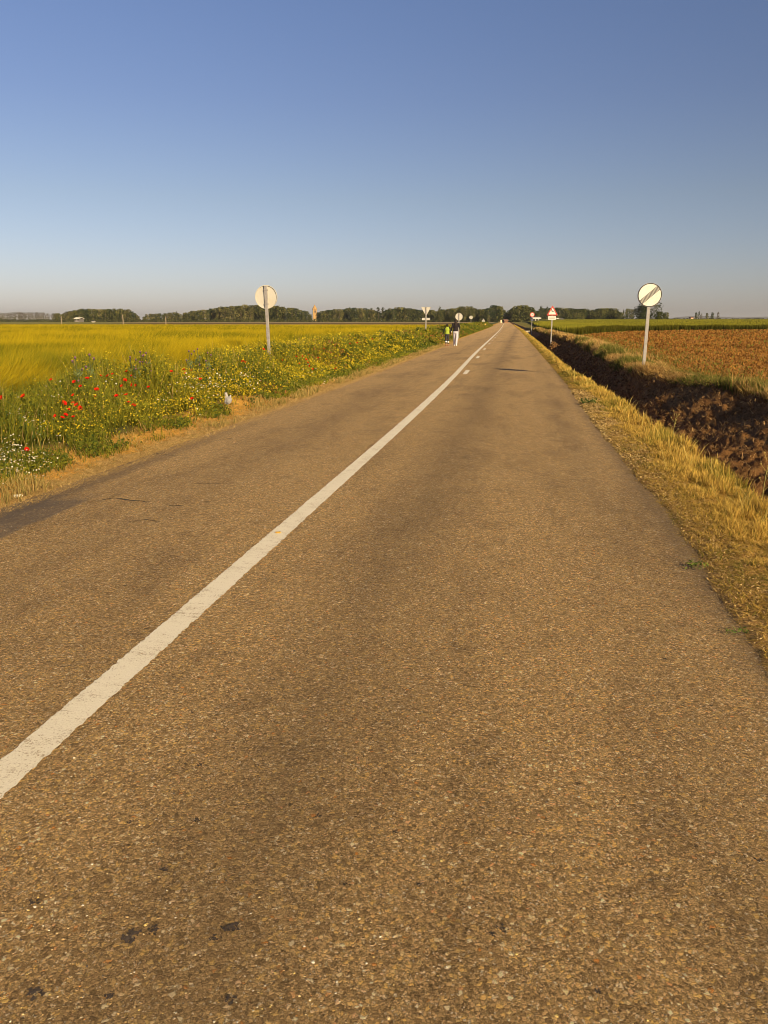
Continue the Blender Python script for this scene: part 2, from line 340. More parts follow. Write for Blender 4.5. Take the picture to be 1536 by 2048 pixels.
def hgt(u, Y):                                    # terrain height in road coordinates
    u = np.asarray(u, float); Y = np.asarray(Y, float)
    n1 = fbm(u * 1.1, Y * 1.1, 1) - .5; n2 = fbm(u * 6, Y * 6, 2, 3) - .5; n3 = fbm(u * 22, Y * 22, 3, 2) - .5
    fade = 1 - sstep(Y, 60, 200)
    # left bank
    zl = -.012 + .13 * sstep(-u, 4.5, 5.6) + (.05 * n1 + .05 * n2 * sstep(-u, 4.3, 4.9) + .028 * n3) * sstep(-u, 4.0, 4.7) * fade
    mound = .06 * np.exp(-((u + 5.05) / .42) ** 2) * sstep(vnoise(Y / 1.1, 0 * Y, 31), .35, .8) * (Y < 40)
    zl = zl + mound
    # right: verge, ditch, field
    a = lipN(Y); b = lipF(Y); dd = ditch_depth(Y)
    bot = a + .50; bo2 = a + .62
    e = urr(Y) + .10 * (fbm(Y * 2.5, 0 * Y, 66) - .5); zr = -.016 + .03 * sstep(u, e - .06, e + .10) + (.02 * sstep(u, e, e + .4)) - .07 * sstep(u, e + .3, a) + (.03 * n1 + .030 * n2 + .022 * n3) * sstep(u, e - .05, e + .35) * fade
    down = sstep(u, a, bot); upw = np.clip((u - bo2) / np.maximum(b - bo2, .3), 0, 1); upw = upw ** np.interp(Y, [0, 16, 30], [1.10, 1.2, 1.6])
    zr = zr - (dd + .05 * n1) * down * 1.0 + (dd + .24) * upw * (1) + (.13 * n2 + .11 * n3 + .34 * n1) * sstep(u, a + .3, bo2 + .3) * (1 - sstep(u, b - .1, b + .4) * .8) * fade
    zr = zr + .55 * np.exp(-((u - 2.62) / .42) ** 2 - ((Y - 57.2) / 1.6) ** 2)
    berm = .10 * np.exp(-((u - b - .5) / .5) ** 2) * (Y < 150)
    zr = zr + berm + (.03 * n1 + .05 * n2 + .02 * n3) * sstep(u, b, b + .5) * fade
    zr = zr + np.clip((Y - 120) * .0034, 0, 1.6) * sstep(u, 6, 30)
    z = np.where(u < (UL + UR) / 2, zl, zr)
    return z - .03 * sstep(u, UL - .02, UL + .3) * (1 - sstep(u, UR - .3, UR + .02))
def H1(x, y): return float(hgt(np.array([x - cen(y)]), np.array([y]))[0])

def stepY():
    ys = list(np.arange(-30, 0, 1.5)) + list(np.arange(0, 2, .25)); y = 2.0
    while y < 9000: ys.append(y); y += max(.045, (y * .009 if y < 60 else y * .016)) if y < 300 else y * .03
    return np.array(ys + [9000.])
def stepU():
    us = list(np.arange(-9, -5.9, .12)) + list(np.arange(-5.9, -3.8, .04)) + [-3.4, -2.5, -1.5, -.5, .3, .8] + list(np.arange(1.0, 5.4, .035)) + list(np.arange(5.4, 9, .09))
    a = 9.2; r = []
    while a < 9000: r.append(a); a *= 1.07 if a < 60 else 1.12
    r.append(9000.)
    return np.array([-q for q in r[::-1]] + us + r)
def ground():
    Ys, Us = stepY(), stepU(); U, Y = np.meshgrid(Us, Ys); Z = hgt(U, Y)
    X = U + cen(np.clip(Y, -60, 900))
    col = np.zeros(U.shape + (3,))
    def put(mask, c):
        nonlocal col
        mask = np.clip(mask, 0, 1)[..., None]; col = col * (1 - mask) + np.array(c) * mask
    na = fbm(U * .9, Y * .9, 41); nb = fbm(U * 5, Y * 5, 42, 3); nf = fbm(U / 40, Y / 12, 43)
    put(np.ones_like(U), (.30, .19, .07))
    # left verge: straw against the road, bare ochre soil, green bases under the weeds, brown-green field floor
    put(sstep(-U, 3.9, 4.2) * (U < 0), (.56, .36, .13)); put(sstep(-U + .5 * (nb - .5), 4.45, 4.65) * (U < 0), (.58, .31, .06))
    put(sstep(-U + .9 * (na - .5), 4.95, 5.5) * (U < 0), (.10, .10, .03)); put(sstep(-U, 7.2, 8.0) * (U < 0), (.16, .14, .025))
    far = (Y > 112 + 10 * vnoise(U / 60, 0 * U, 50)) & (U < -8)
    put(far, (.23, .155, .05)); put(far & (Y > 300) & (Y < 360), (.15, .10, .035)); put(far & (Y >= 420), (.32, .24, .11))
    olive = far & (U / np.maximum(Y, 1) < -.49); put(olive * (1.0), (.19, .18, .045)); put(olive * sstep(nf, .5, .6) * 1.0, (.27, .23, .05))
    put((Y > 900) * 1.0, (.12, .11, .06))
    # right verge, ditch, red soil field, green crop floor
    a = lipN(Y); b = lipF(Y); rt = U > 0
    put(sstep(U, 1.0, 1.2) * rt, (.45, .27, .09)); put(sstep(U + .3 * (nb - .5), 1.5, 1.8) * rt, (.56, .35, .085))
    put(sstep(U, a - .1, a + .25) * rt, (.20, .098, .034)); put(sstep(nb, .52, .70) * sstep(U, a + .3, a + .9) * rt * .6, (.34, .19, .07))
    put(sstep(U, b - .1, b + .3) * rt, (.36, .22, .07)); put(sstep(U + .8 * (na - .5), b + .9, b + 1.7) * rt, (.38, .185, .042))
    put(rt & (U > 7) & (Y > crop_front(X)), (.10, .10, .025))
    put(rt * sstep(Y, 112, 125) * sstep(U, 2.2, 3.2) * (U < 8), (.20, .17, .035)); put(rt & (Y > 700), (.11, .11, .06))
    ny, nu = U.shape; I = np.arange(ny * nu).reshape(ny, nu)
    F = np.stack([I[:-1, :-1], I[:-1, 1:], I[1:, 1:], I[1:, :-1]], -1).reshape(-1, 4)
    # material grain also on the tint itself
    mb = MB(); mb.add(np.stack([X, Y, Z], -1).reshape(-1, 3), F, np.clip(col, 0, 1).reshape(-1, 3))
    tag(mb.build('ground', ground_mat(), smooth=True), kind='structure')
def crop_front(X): return np.interp(X, [2, 5, 7, 12, 20, 34, 60], [60, 72, 84, 100, 112, 122, 140])

def ribbon(u0, u1, Y, z, name, m, wob=0.0, col=None):
    n = len(Y); k = 8; U = np.linspace(0, 1, k)[None] * np.ones((n, 1))
    U = u0[:, None] * (1 - U) + u1[:, None] * U
    YY = Y[:, None] * np.ones((1, k)); X = U + cen(YY)
    I = np.arange(n * k).reshape(n, k); F = np.stack([I[:-1, :-1], I[:-1, 1:], I[1:, 1:], I[1:, :-1]], -1).reshape(-1, 4)
    mb = MB(); mb.add(np.stack([X, YY, np.full_like(X, z)], -1).reshape(-1, 3), F, col); return mb.build(name, m)

def road():
    A = asphalt_mat()
    Y = np.concatenate([np.arange(-30, 0, 1.), np.arange(0, 30, .2), np.geomspace(30, 640, 260)])
    o = np.ones_like(Y); ribbon(o * (UL - .12), o * (UR + .12), Y, 0.0, 'road', A); tag(bpy.data.objects['road'], kind='structure')
    # thin cracks across the left lane
    mb = MB(); M_cr = mat('crack_fill', (.10, .075, .05), .9, var=.3, scale=40)
    for P_, wd in (([(172, 1004), (200, 1001), (228, 996), (250, 1000), (285, 1003), (300, 1004)], .02), ([(330, 1010), (350, 1012), (372, 1012)], .018), ([(385, 967), (410, 968), (445, 967)], .014), ([(250, 1045), (290, 1040), (330, 1046)], .010), ([(300, 905), (340, 911), (370, 912)], .022), ([(415, 885), (445, 880), (470, 876)], .03), ([(405, 1003), (418, 1004)], .02), ([(355, 917), (380, 916)], .016)):
        Q = np.array([up(*p) for p in P_]); t_ = np.linspace(0, len(Q) - 1, len(Q) * 9); xs = np.interp(t_, range(len(Q)), Q[:, 0]); ys = np.interp(t_, range(len(Q)), Q[:, 1])
        ys = ys + .02 * (vnoise(t_ * 3, t_ * 0, int(P_[0][0])) - .5); hw = wd * (.15 + vnoise(t_ * 4, t_ * 0, int(P_[0][1])) ** 1.5) * np.sin(np.linspace(.05, 3.09, len(t_)))
        V = np.concatenate([np.stack([xs, ys - hw, xs * 0 + .003], 1), np.stack([xs, ys + hw, xs * 0 + .003], 1)]); k = len(t_)
        mb.add(V, [(i, i + 1, k + i + 1, k + i) for i in range(k - 1)])
    tag(mb.build('road_cracks', M_cr), kind='structure')
    # flattened tar spots and trodden-in dirt, where the photograph shows them
    mb = MB(); M_sp = mat('tar_spot', (.085, .062, .042), .75, var=.4, scale=90, bump=.003)
    for (px, py, rr) in ((257, 1878, .030), (270, 1866, .026), (309, 1862, .024), (430, 1877, .018), (469, 1856, .028), (452, 1859, .02), (68, 1805, .020), (72, 1983, .028), (221, 1992, .018), (459, 2002, .020), (400, 1530, .016), (370, 1528, .012), (548, 1145, .022), (690, 1770, .014), (790, 1665, .014), (640, 1632, .016), (1330, 1318, .020), (840, 1770, .016), (1195, 1985, .014), (1520, 1720, .016), (1005, 1855, .022), (985, 1868, .014), (765, 1131, .018), (700, 1145, .010), (634, 1025, .02), (645, 1026, .014), (680, 1015, .02), (590, 1170, .014), (1350, 1300, .01), (1360, 1340, .012), (385, 1425, .012), (1422, 1412, .012), (260, 1645, .018), (395, 1640, .022), (330, 1740, .02)):
        q = up(px, py); m_ = int(10 + 420 * rr)
        for k in range(m_):                            # a spot is a huddle of thin flakes, thicker in its middle
            ox, oy = rng.normal(size=2) * rr * (.36, .26); fr = rr * rng.uniform(.10, .30); a_ = np.sort(rng.uniform(0, 6.28, 6)); rd = fr * rng.uniform(.5, 1.3, 6)
            V = np.stack([q[0] + ox + rd * np.cos(a_), q[1] + oy + rd * np.sin(a_), a_ * 0 + .0014 + .00004 * k], 1); n0 = mb.n; mb.v.append(V); mb.c.append(np.ones((6, 3))); mb.n += 6; mb.poly.append([n0 + k2 for k2 in range(6)])
    tag(mb.build('tar_spots', M_sp), kind='structure')
    # loose and half-set chips of stone in the surface close by
    n = 110000; Yg = .5 + 8.5 * rng.uniform(size=n) ** 1.5; Ug = rng.uniform(-4.0, 1.15, n); kp = rng.uniform(size=n) < .25 + .75 * sstep(fbm(Ug * 2.2, Yg * 1.6, 120), .38, .62); kp &= (np.abs(Ug + 1.72) > .085); Ug, Yg = Ug[kp], Yg[kp]; n = len(Ug); sz = .0018 + .0030 * rng.uniform(size=n) ** 1.6 + .003 * (rng.uniform(size=n) < .03); hh = sz * rng.uniform(.2, .62, n)
    th = rng.uniform(0, 6.28, n); V = []
    for k in range(5):
        a_ = th + k * 1.2566 + rng.uniform(-.3, .3, n); q_ = sz * rng.uniform(.7, 1.25, n); V.append(np.stack([Ug + q_ * np.cos(a_), Yg + q_ * np.sin(a_), np.full(n, -.001)], 1))
    for k in range(3):
        a_ = th + k * 2.094 + rng.uniform(-.4, .4, n); q_ = sz * rng.uniform(.25, .6, n); V.append(np.stack([Ug + q_ * np.cos(a_), Yg + q_ * np.sin(a_), hh * rng.uniform(.8, 1.1, n)], 1))
    V = np.stack(V, 1).reshape(-1, 3); base = np.arange(n)[:, None] * 8
    F3 = np.concatenate([base + np.array(f) for f in ((0, 1, 5), (1, 2, 6), (1, 6, 5), (2, 3, 6), (3, 4, 7), (3, 7, 6), (4, 0, 7), (0, 5, 7), (5, 6, 7))])
    pal = np.array([(.34, .22, .09), (.46, .30, .12), (.55, .40, .19), (.30, .22, .13), (.62, .44, .14), (.75, .66, .48), (.50, .24, .07), (.16, .12, .08)])
    c_ = pal[rng.choice(8, n, p=[.18, .20, .18, .14, .10, .10, .04, .06])] * rng.uniform(.6, 1.08, n)[:, None]
    mb = MB(); mb.add(V, F3, np.repeat(c_, 8, axis=0)); tag(mb.build('stone_chips', mat('chips', attr=True, rough=.6, spec=.4)), 'loose stone chips and grit set in the worn road surface', 'gravel', kind='stuff')
    # painted lines: worn white paint whose gaps show the asphalt
    pm = bpy.data.materials.new('road_paint'); pm.use_nodes = True; N = pm.node_tree.nodes; L = pm.node_tree.links
    bs = N['Principled BSDF']; bs.inputs['Roughness'].default_value = .7; tc = N.new('ShaderNodeTexCoord')
    def nz(sc, det=5):
        n = N.new('ShaderNodeTexNoise'); n.inputs['Scale'].default_value = sc; n.inputs['Detail'].default_value = det; n.inputs['Roughness'].default_value = .7; L.new(tc.outputs['Object'], n.inputs['Vector']); return n
    n1 = nz(150); n2 = nz(4); n3 = nz(90); mp = N.new('ShaderNodeMapping'); mp.inputs['Scale'].default_value = (6, 34, 1); L.new(tc.outputs['Object'], mp.inputs['Vector']); n4 = nz(1.0, 6); L.new(mp.outputs[0], n4.inputs['Vector']); mw = N.new('ShaderNodeMath'); mw.operation = 'MULTIPLY_ADD'; L.new(n4.outputs['Fac'], mw.inputs[0]); mw.inputs[1].default_value = .42; mw.inputs[2].default_value = -.22
    cr = N.new('ShaderNodeValToRGB'); cr.color_ramp.elements[0].position = .37; cr.color_ramp.elements[0].color = (.42, .29, .14, 1); cr.color_ramp.elements[1].position = .47; cr.color_ramp.elements[1].color = (.88, .79, .58, 1)
    ad = N.new('ShaderNodeMath'); ad.operation = 'MULTIPLY_ADD'; L.new(n2.outputs['Fac'], ad.inputs[0]); ad.inputs[1].default_value = .45; ad.inputs[2].default_value = -.19
    a2 = N.new('ShaderNodeMath'); a2.operation = 'ADD'; L.new(n1.outputs['Fac'], a2.inputs[0]); L.new(ad.outputs[0], a2.inputs[1]); a3 = N.new('ShaderNodeMath'); a3.operation = 'ADD'; L.new(a2.outputs[0], a3.inputs[0]); L.new(mw.outputs[0], a3.inputs[1]); L.new(a3.outputs[0], cr.inputs[0]); L.new(cr.outputs[0], bs.inputs['Base Color'])
    bp = N.new('ShaderNodeBump'); bp.inputs['Distance'].default_value = .004; L.new(n3.outputs['Fac'], bp.inputs['Height']); L.new(bp.outputs[0], bs.inputs['Normal'])
    Y = np.concatenate([np.arange(-20, 1, .5), np.arange(1, 14, .012), np.arange(14, 30, .1), np.geomspace(30, 600, 200)])
    lc = -1.72 - .16 * sstep(Y, 8, 45)
    jit = lambda s: (.013 * (vnoise(Y * 60, 0 * Y, s) - .5) + .006 * (vnoise(Y * 14, 0 * Y, s + 1) - .5)) * (Y < 30)
    tag(ribbon(lc - .075 + jit(60), lc + .075 + jit(70), Y, .004, 'lane_line', pm), kind='structure')
    mb = MB(); y = 23.9
    while y < 180:
        k = 6; ys = np.linspace(y, y + 1.9, k); l0 = -1.72 - .16 * sstep(ys, 8, 45) + .20 + cen(ys)
        V = np.concatenate([np.stack([l0, ys, ys * 0 + .004], 1), np.stack([l0 + .13, ys, ys * 0 + .004], 1)])
        mb.add(V, [(i, k + i, k + i + 1, i + 1) for i in range(k - 1)]); y += 10.1
    tag(mb.build('dashed_line', pm), kind='structure')

# ------------------------------------------------------------------ vegetation
def wedge(n, ylo, yhi, ulo, uhi, p=1.0):          # positions thinning out with distance, inside the seen wedge
    t = rng.uniform(0, 1, n)
    Y = ylo * (yhi / ylo) ** (t ** p)
    u = rng.uniform(0, 1, n); U = ulo + (uhi - ulo) * u
    return U, Y
def pts(U, Y, dz=0.0):
    return np.stack([U + cen(Y), Y, hgt(U, Y) + dz], 1)
def weedh(U, Y):                                  # height of the roadside weeds, left
    patch = sstep(fbm(U * .9, Y * .7, 77), .25, .62)
    near = sstep(Y, 5, 9)
    lump = fbm(U * 2.4, Y * 1.9, 78, 3)
    return (.08 + .60 * sstep(-U, 4.75, 6.4)) * (.50 + .55 * patch) * (.75 + .25 * near) * (.55 + .9 * lump)

def field_tone(U, Y): return sstep(.34 * fbm(U / .9, Y / 1.3, 95, 3) + .33 * fbm(U / 3.2, Y / 3.2, 96, 3) + .33 * fbm(U / 11, Y / 7, 94, 4), .41, .59)
def barley():
    mb = MB()
    # a dense undulating canopy floor
    Ys = np.concatenate([np.arange(4, 20, .35), np.geomspace(20, 118, 200)]); Us = -np.concatenate([np.arange(7.5, 14, .35), np.geomspace(14, 160, 160)])
    U, Y = np.meshgrid(Us, Ys)
    edge = sstep(-U, 7.4, 8.2) * (1 - sstep(Y, 112, 116))
    Z = hgt(U, Y) + .08 + .50 * edge + .10 * (fbm(U * .5, Y * .5, 90) - .5)
    c = cmix((.09, .09, .006), (.30, .23, .010), field_tone(U, Y).ravel())
    ny, nu = U.shape; I = np.arange(ny * nu).reshape(ny, nu); F = np.stack([I[:-1, :-1], I[1:, :-1], I[1:, 1:], I[:-1, 1:]], -1).reshape(-1, 4)
    mb.add(np.stack([U + cen(Y), Y, Z], -1).reshape(-1, 3), F, c)
    # blades and awned heads, thick near the road, larger tufts far away
    for (n, y0, y1, wd, spread) in ((190000, 6.5, 26, .008, 16), (130000, 22, 60, .018, 48), (110000, 55, 116, .04, 110)):
        t = rng.uniform(0, 1, n); Yb = np.sqrt(y0 ** 2 + (y1 ** 2 - y0 ** 2) * t) if y0 > 20 else y0 + (y1 - y0) * t ** 1.3
        ub = rng.uniform(0, 1, n) ** (1.5 if y0 < 20 else 1.0); Ub = -7.3 - ub * spread * (Yb / y1 * .75 + .25)
        dens = fbm(Ub * .8, Yb * .8, 93); big = fbm(Ub / 9, Yb / 5, 94, 5); pat = fbm(Ub / 2.6, Yb / 1.3, 95)
        P = pts(Ub, Yb, 0); P[:, 2] += .38 + .06 * big
        Hh = (.36 + .12 * rng.uniform(-1, 1, n) + .14 * (dens - .5)) * sstep(-Ub, 7.0, 7.9) + .05
        wind = np.stack([.09 + .10 * big + .10 * rng.normal(size=n), .10 * rng.normal(size=n) + .06], 1)
        tone = np.clip(field_tone(Ub, Yb) + .20 * rng.normal(size=n), 0, 1)
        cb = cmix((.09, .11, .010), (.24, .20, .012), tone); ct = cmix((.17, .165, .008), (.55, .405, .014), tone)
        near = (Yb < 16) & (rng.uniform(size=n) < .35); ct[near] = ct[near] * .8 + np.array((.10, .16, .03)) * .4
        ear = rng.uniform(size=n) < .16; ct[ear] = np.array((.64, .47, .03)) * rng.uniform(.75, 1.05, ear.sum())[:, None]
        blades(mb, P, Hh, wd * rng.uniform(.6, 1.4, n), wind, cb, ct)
    tag(mb.build('barley_field', M_grass), 'ripening yellow-green barley filling the field left of the road', 'crop', kind='stuff')

def green_crop():
    mb = MB(); n = 150000
    X = rng.uniform(0, 1, n) ** 1.3 * 230 + 6.2; fr = crop_front(X)
    Yb = fr + (rng.uniform(0, 1, n) ** 2.6) * 260 + rng.uniform(0, 2, n) * 1.0
    extra = 26000; Xe = rng.uniform(2.8, 12, extra); fe = crop_front(Xe); Ye = fe + rng.uniform(0, 1, extra) ** 1.5 * 130
    keep = Xe > lipF(Ye) + cen(Ye) + .7; X = np.concatenate([X, Xe[keep]]); Yb = np.concatenate([Yb, Ye[keep]]); n = len(X)
    U = X - cen(Yb); fr = crop_front(X)
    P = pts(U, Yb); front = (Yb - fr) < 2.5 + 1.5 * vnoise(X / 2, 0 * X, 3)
    top = fbm(U / 3, Yb / 3, 12); P[:, 2] += np.where(front, 0, .3)
    Hh = np.where(front, .70, .42) * (.75 + .5 * top) * rng.uniform(.8, 1.15, n)
    tone = np.clip(top * 1.2 - .1 + .2 * rng.normal(size=n), 0, 1)
    cb = cmix((.03, .035, .008), (.06, .065, .010), tone); ct = cmix((.19, .20, .022), (.40, .35, .04), tone)
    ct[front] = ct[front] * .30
    blades(mb, P, Hh, .07 * (Yb / 100) * rng.uniform(.7, 1.4, n), .10 * rng.normal(size=(n, 2)), cb, ct)
    Ys = np.geomspace(58, 560, 120); Xs = np.concatenate([np.linspace(3.2, 20, 60), np.geomspace(20.5, 420, 60)]); XX, YY = np.meshgrid(Xs, Ys)
    UU = XX - cen(YY); ok = sstep(YY - crop_front(XX), 1.0, 3.0) * sstep(UU - lipF(YY), .3, 1.0); Z = hgt(UU, YY) - .2 + ok * (.62 + .15 * fbm(UU / 3, YY / 3, 14))
    I = np.arange(XX.size).reshape(XX.shape); F = np.stack([I[:-1, :-1], I[:-1, 1:], I[1:, 1:], I[1:, :-1]], -1).reshape(-1, 4)
    mb.add(np.stack([XX, YY, Z], -1).reshape(-1, 3), F, cmix((.13, .14, .02), (.27, .25, .035), fbm(XX / 4, YY / 9, 15).ravel()))
    tag(mb.build('green_crop_field', M_grass), 'green cereal crop standing beyond the brown field on the right', 'crop', kind='stuff')

def weeds():
    mb = MB()
    # grass-like blades
    n = 150000; t = rng.uniform(0, 1, n); Y = 4.6 * (230 / 4.6) ** (t ** 1.15); U = -4.66 - rng.uniform(0, 1, n) ** .9 * 3.2
    wh = weedh(U, Y); bare = sstep(fbm(U * 1.6, Y * 1.1, 79), .46, .56) * (U > -5.35 - .2 * (Y < 9)) * (Y < 16); keep = rng.uniform(size=n) > bare * .95
    U, Y, wh = U[keep], Y[keep], wh[keep]; n = len(U)
    patch = fbm(U * .7, Y * .35, 80); tone = np.clip(patch * 1.3 - .15 + .25 * rng.normal(size=n), 0, 1)
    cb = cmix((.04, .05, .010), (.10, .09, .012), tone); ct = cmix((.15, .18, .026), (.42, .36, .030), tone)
    dry = rng.uniform(size=n) < .07; ct[dry] = (.50, .36, .12); cb[dry] = (.30, .2, .07)
    sz = np.clip(Y / 12, .75, 14)
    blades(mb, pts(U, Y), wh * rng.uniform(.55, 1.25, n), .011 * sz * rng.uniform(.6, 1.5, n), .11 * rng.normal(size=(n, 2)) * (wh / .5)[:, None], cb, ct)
    # broad leaves through the volume
    n = 270000; t = rng.uniform(0, 1, n); Y = 4.8 * (230 / 4.8) ** (t ** 1.15); U = -4.75 - rng.uniform(0, 1, n) ** 1.0 * 2.9
    wh = weedh(U, Y); bare = sstep(fbm(U * 1.6, Y * 1.1, 79), .45, .55) * (U > -5.4 - .2 * (Y < 9)) * (Y < 16); keep = rng.uniform(size=n) > bare * .97
    U, Y, wh = U[keep], Y[keep], wh[keep]; n = len(U)
    hh = rng.uniform(0, 1, n) ** .6; P = pts(U, Y); P[:, 2] += hh * wh * .95
    tone = np.clip(fbm(U * .9, Y * .5, 82) * 1.4 - .2 + .25 * rng.normal(size=n), 0, 1)
    c = cmix((.05, .085, .020), (.27, .26, .026), tone) * (.7 + .5 * rng.uniform(size=n))[:, None]; rd = (rng.uniform(size=n) < .25 * sstep(fbm(U * .6, Y * .2, 86), .5, .6) * (Y > 16)); c[rd] = (.30, .14, .04)
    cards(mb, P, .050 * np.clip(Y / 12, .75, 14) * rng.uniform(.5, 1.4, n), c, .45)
    tag(mb.build('roadside_weeds', M_grass), 'tangled green roadside weeds and grasses between the road and the barley', 'weeds', kind='stuff')
    # yellow mustard-like blossom
    mb = MB(); n = 62000; t = rng.uniform(0, 1, n); Y = 6 * (150 / 6) ** t; U = -4.95 - rng.uniform(0, 1, n) * 2.2
    px = fbm(U * .55, Y * .22, 84); dens = (.03 + .97 * sstep(px, .46, .64)) * (.15 + .85 * sstep(Y, 7.5, 10.5)) * (1 - .85 * sstep(Y, 20, 45))
    for (sx_, sy_, rr_) in ((340, 815, .55), (375, 800, .5), (160, 840, .3), (185, 835, .3), (455, 755, .8), (520, 748, 1.2), (590, 735, 1.4), (690, 715, 2.0), (760, 700, 2.2), (820, 690, 2.5)):
        q_ = canopy_hit(sx_, sy_); 
        if q_: dens = dens + .8 * np.exp(-(((U + cen(Y)) - q_[0]) / rr_) ** 2 - ((Y - q_[1]) / (rr_ * 2.2)) ** 2)
    keep = rng.uniform(size=n) < dens * .50 * (1 - .35 * sstep(Y, 25, 50)); U, Y = U[keep], Y[keep]; n = len(U); wh = weedh(U, Y)
    P = pts(U, Y); P[:, 2] += wh * rng.uniform(.6, 1.18, n) + .02
    cards(mb, P, .030 * np.clip(Y / 14, .8, 8) * rng.uniform(.6, 1.3, n), cmix((.46, .34, .015), (.66, .52, .03), rng.uniform(size=n)), .9, flat=.3)
    tag(mb.build('yellow_blossom', M_petal), 'masses of small yellow wild blossoms on the left verge', 'wildflowers', kind='stuff')
    # white daisies
    mb = MB(); spots = [(20, 890, 30), (100, 790, 14), (330, 790, 12), (430, 790, 12), (10, 905, 40), (35, 930, 45), (60, 915, 35), (90, 925, 20), (5, 940, 25), (40, 830, 18), (70, 845, 20), (110, 880, 8), (395, 775, 26), (420, 770, 26), (445, 765, 22), (390, 800, 14), (365, 760, 16), (480, 755, 18), (500, 760, 16), (225, 770, 10), (240, 865, 3), (285, 842, 2), (650, 748, 8), (610, 745, 8), (80, 950, 10)]
    P = []
    for x, y, k in spots:
        for _ in range(k):
            xx, yy = x + random.gauss(0, 16), y + random.gauss(0, 12); q = canopy_hit(xx, yy)
            if q: P.append(q)
    P = np.array(P); P[:, 2] += .02
    for dz, s_, c in ((0, .026, (.80, .78, .70)),):
        cards(mb, P, s_ * np.clip(P[:, 1] / 10, .8, 2), np.tile(c, (len(P), 1)), 1.0, flat=.65)
    cards(mb, P + [0, -.004, .004], .010, np.tile((.7, .45, .03), (len(P), 1)), 1.0, flat=.65)
    blades(mb, P - [0, 0, .20], .2, .004, np.zeros((len(P), 2)), np.tile((.08, .12, .03), (len(P), 1)), np.tile((.12, .18, .04), (len(P), 1)))
    tag(mb.build('daisies', M_petal), 'clusters of small white daisies at the foot of the left verge', 'wildflowers', kind='stuff')

def canopy_hit(x, y):                             # where the sight line meets the weed tops
    for z in np.arange(1.15, 0.02, -.02):
        X, Y = up(x, y, z)
        if Y <= 0: continue
        U = X - cen(Y)
        if U > -4.6: continue
        if z <= H1(X, Y) + float(weedh(np.array([U]), np.array([Y]))[0]) + .03: return (X, Y, z)
    return None

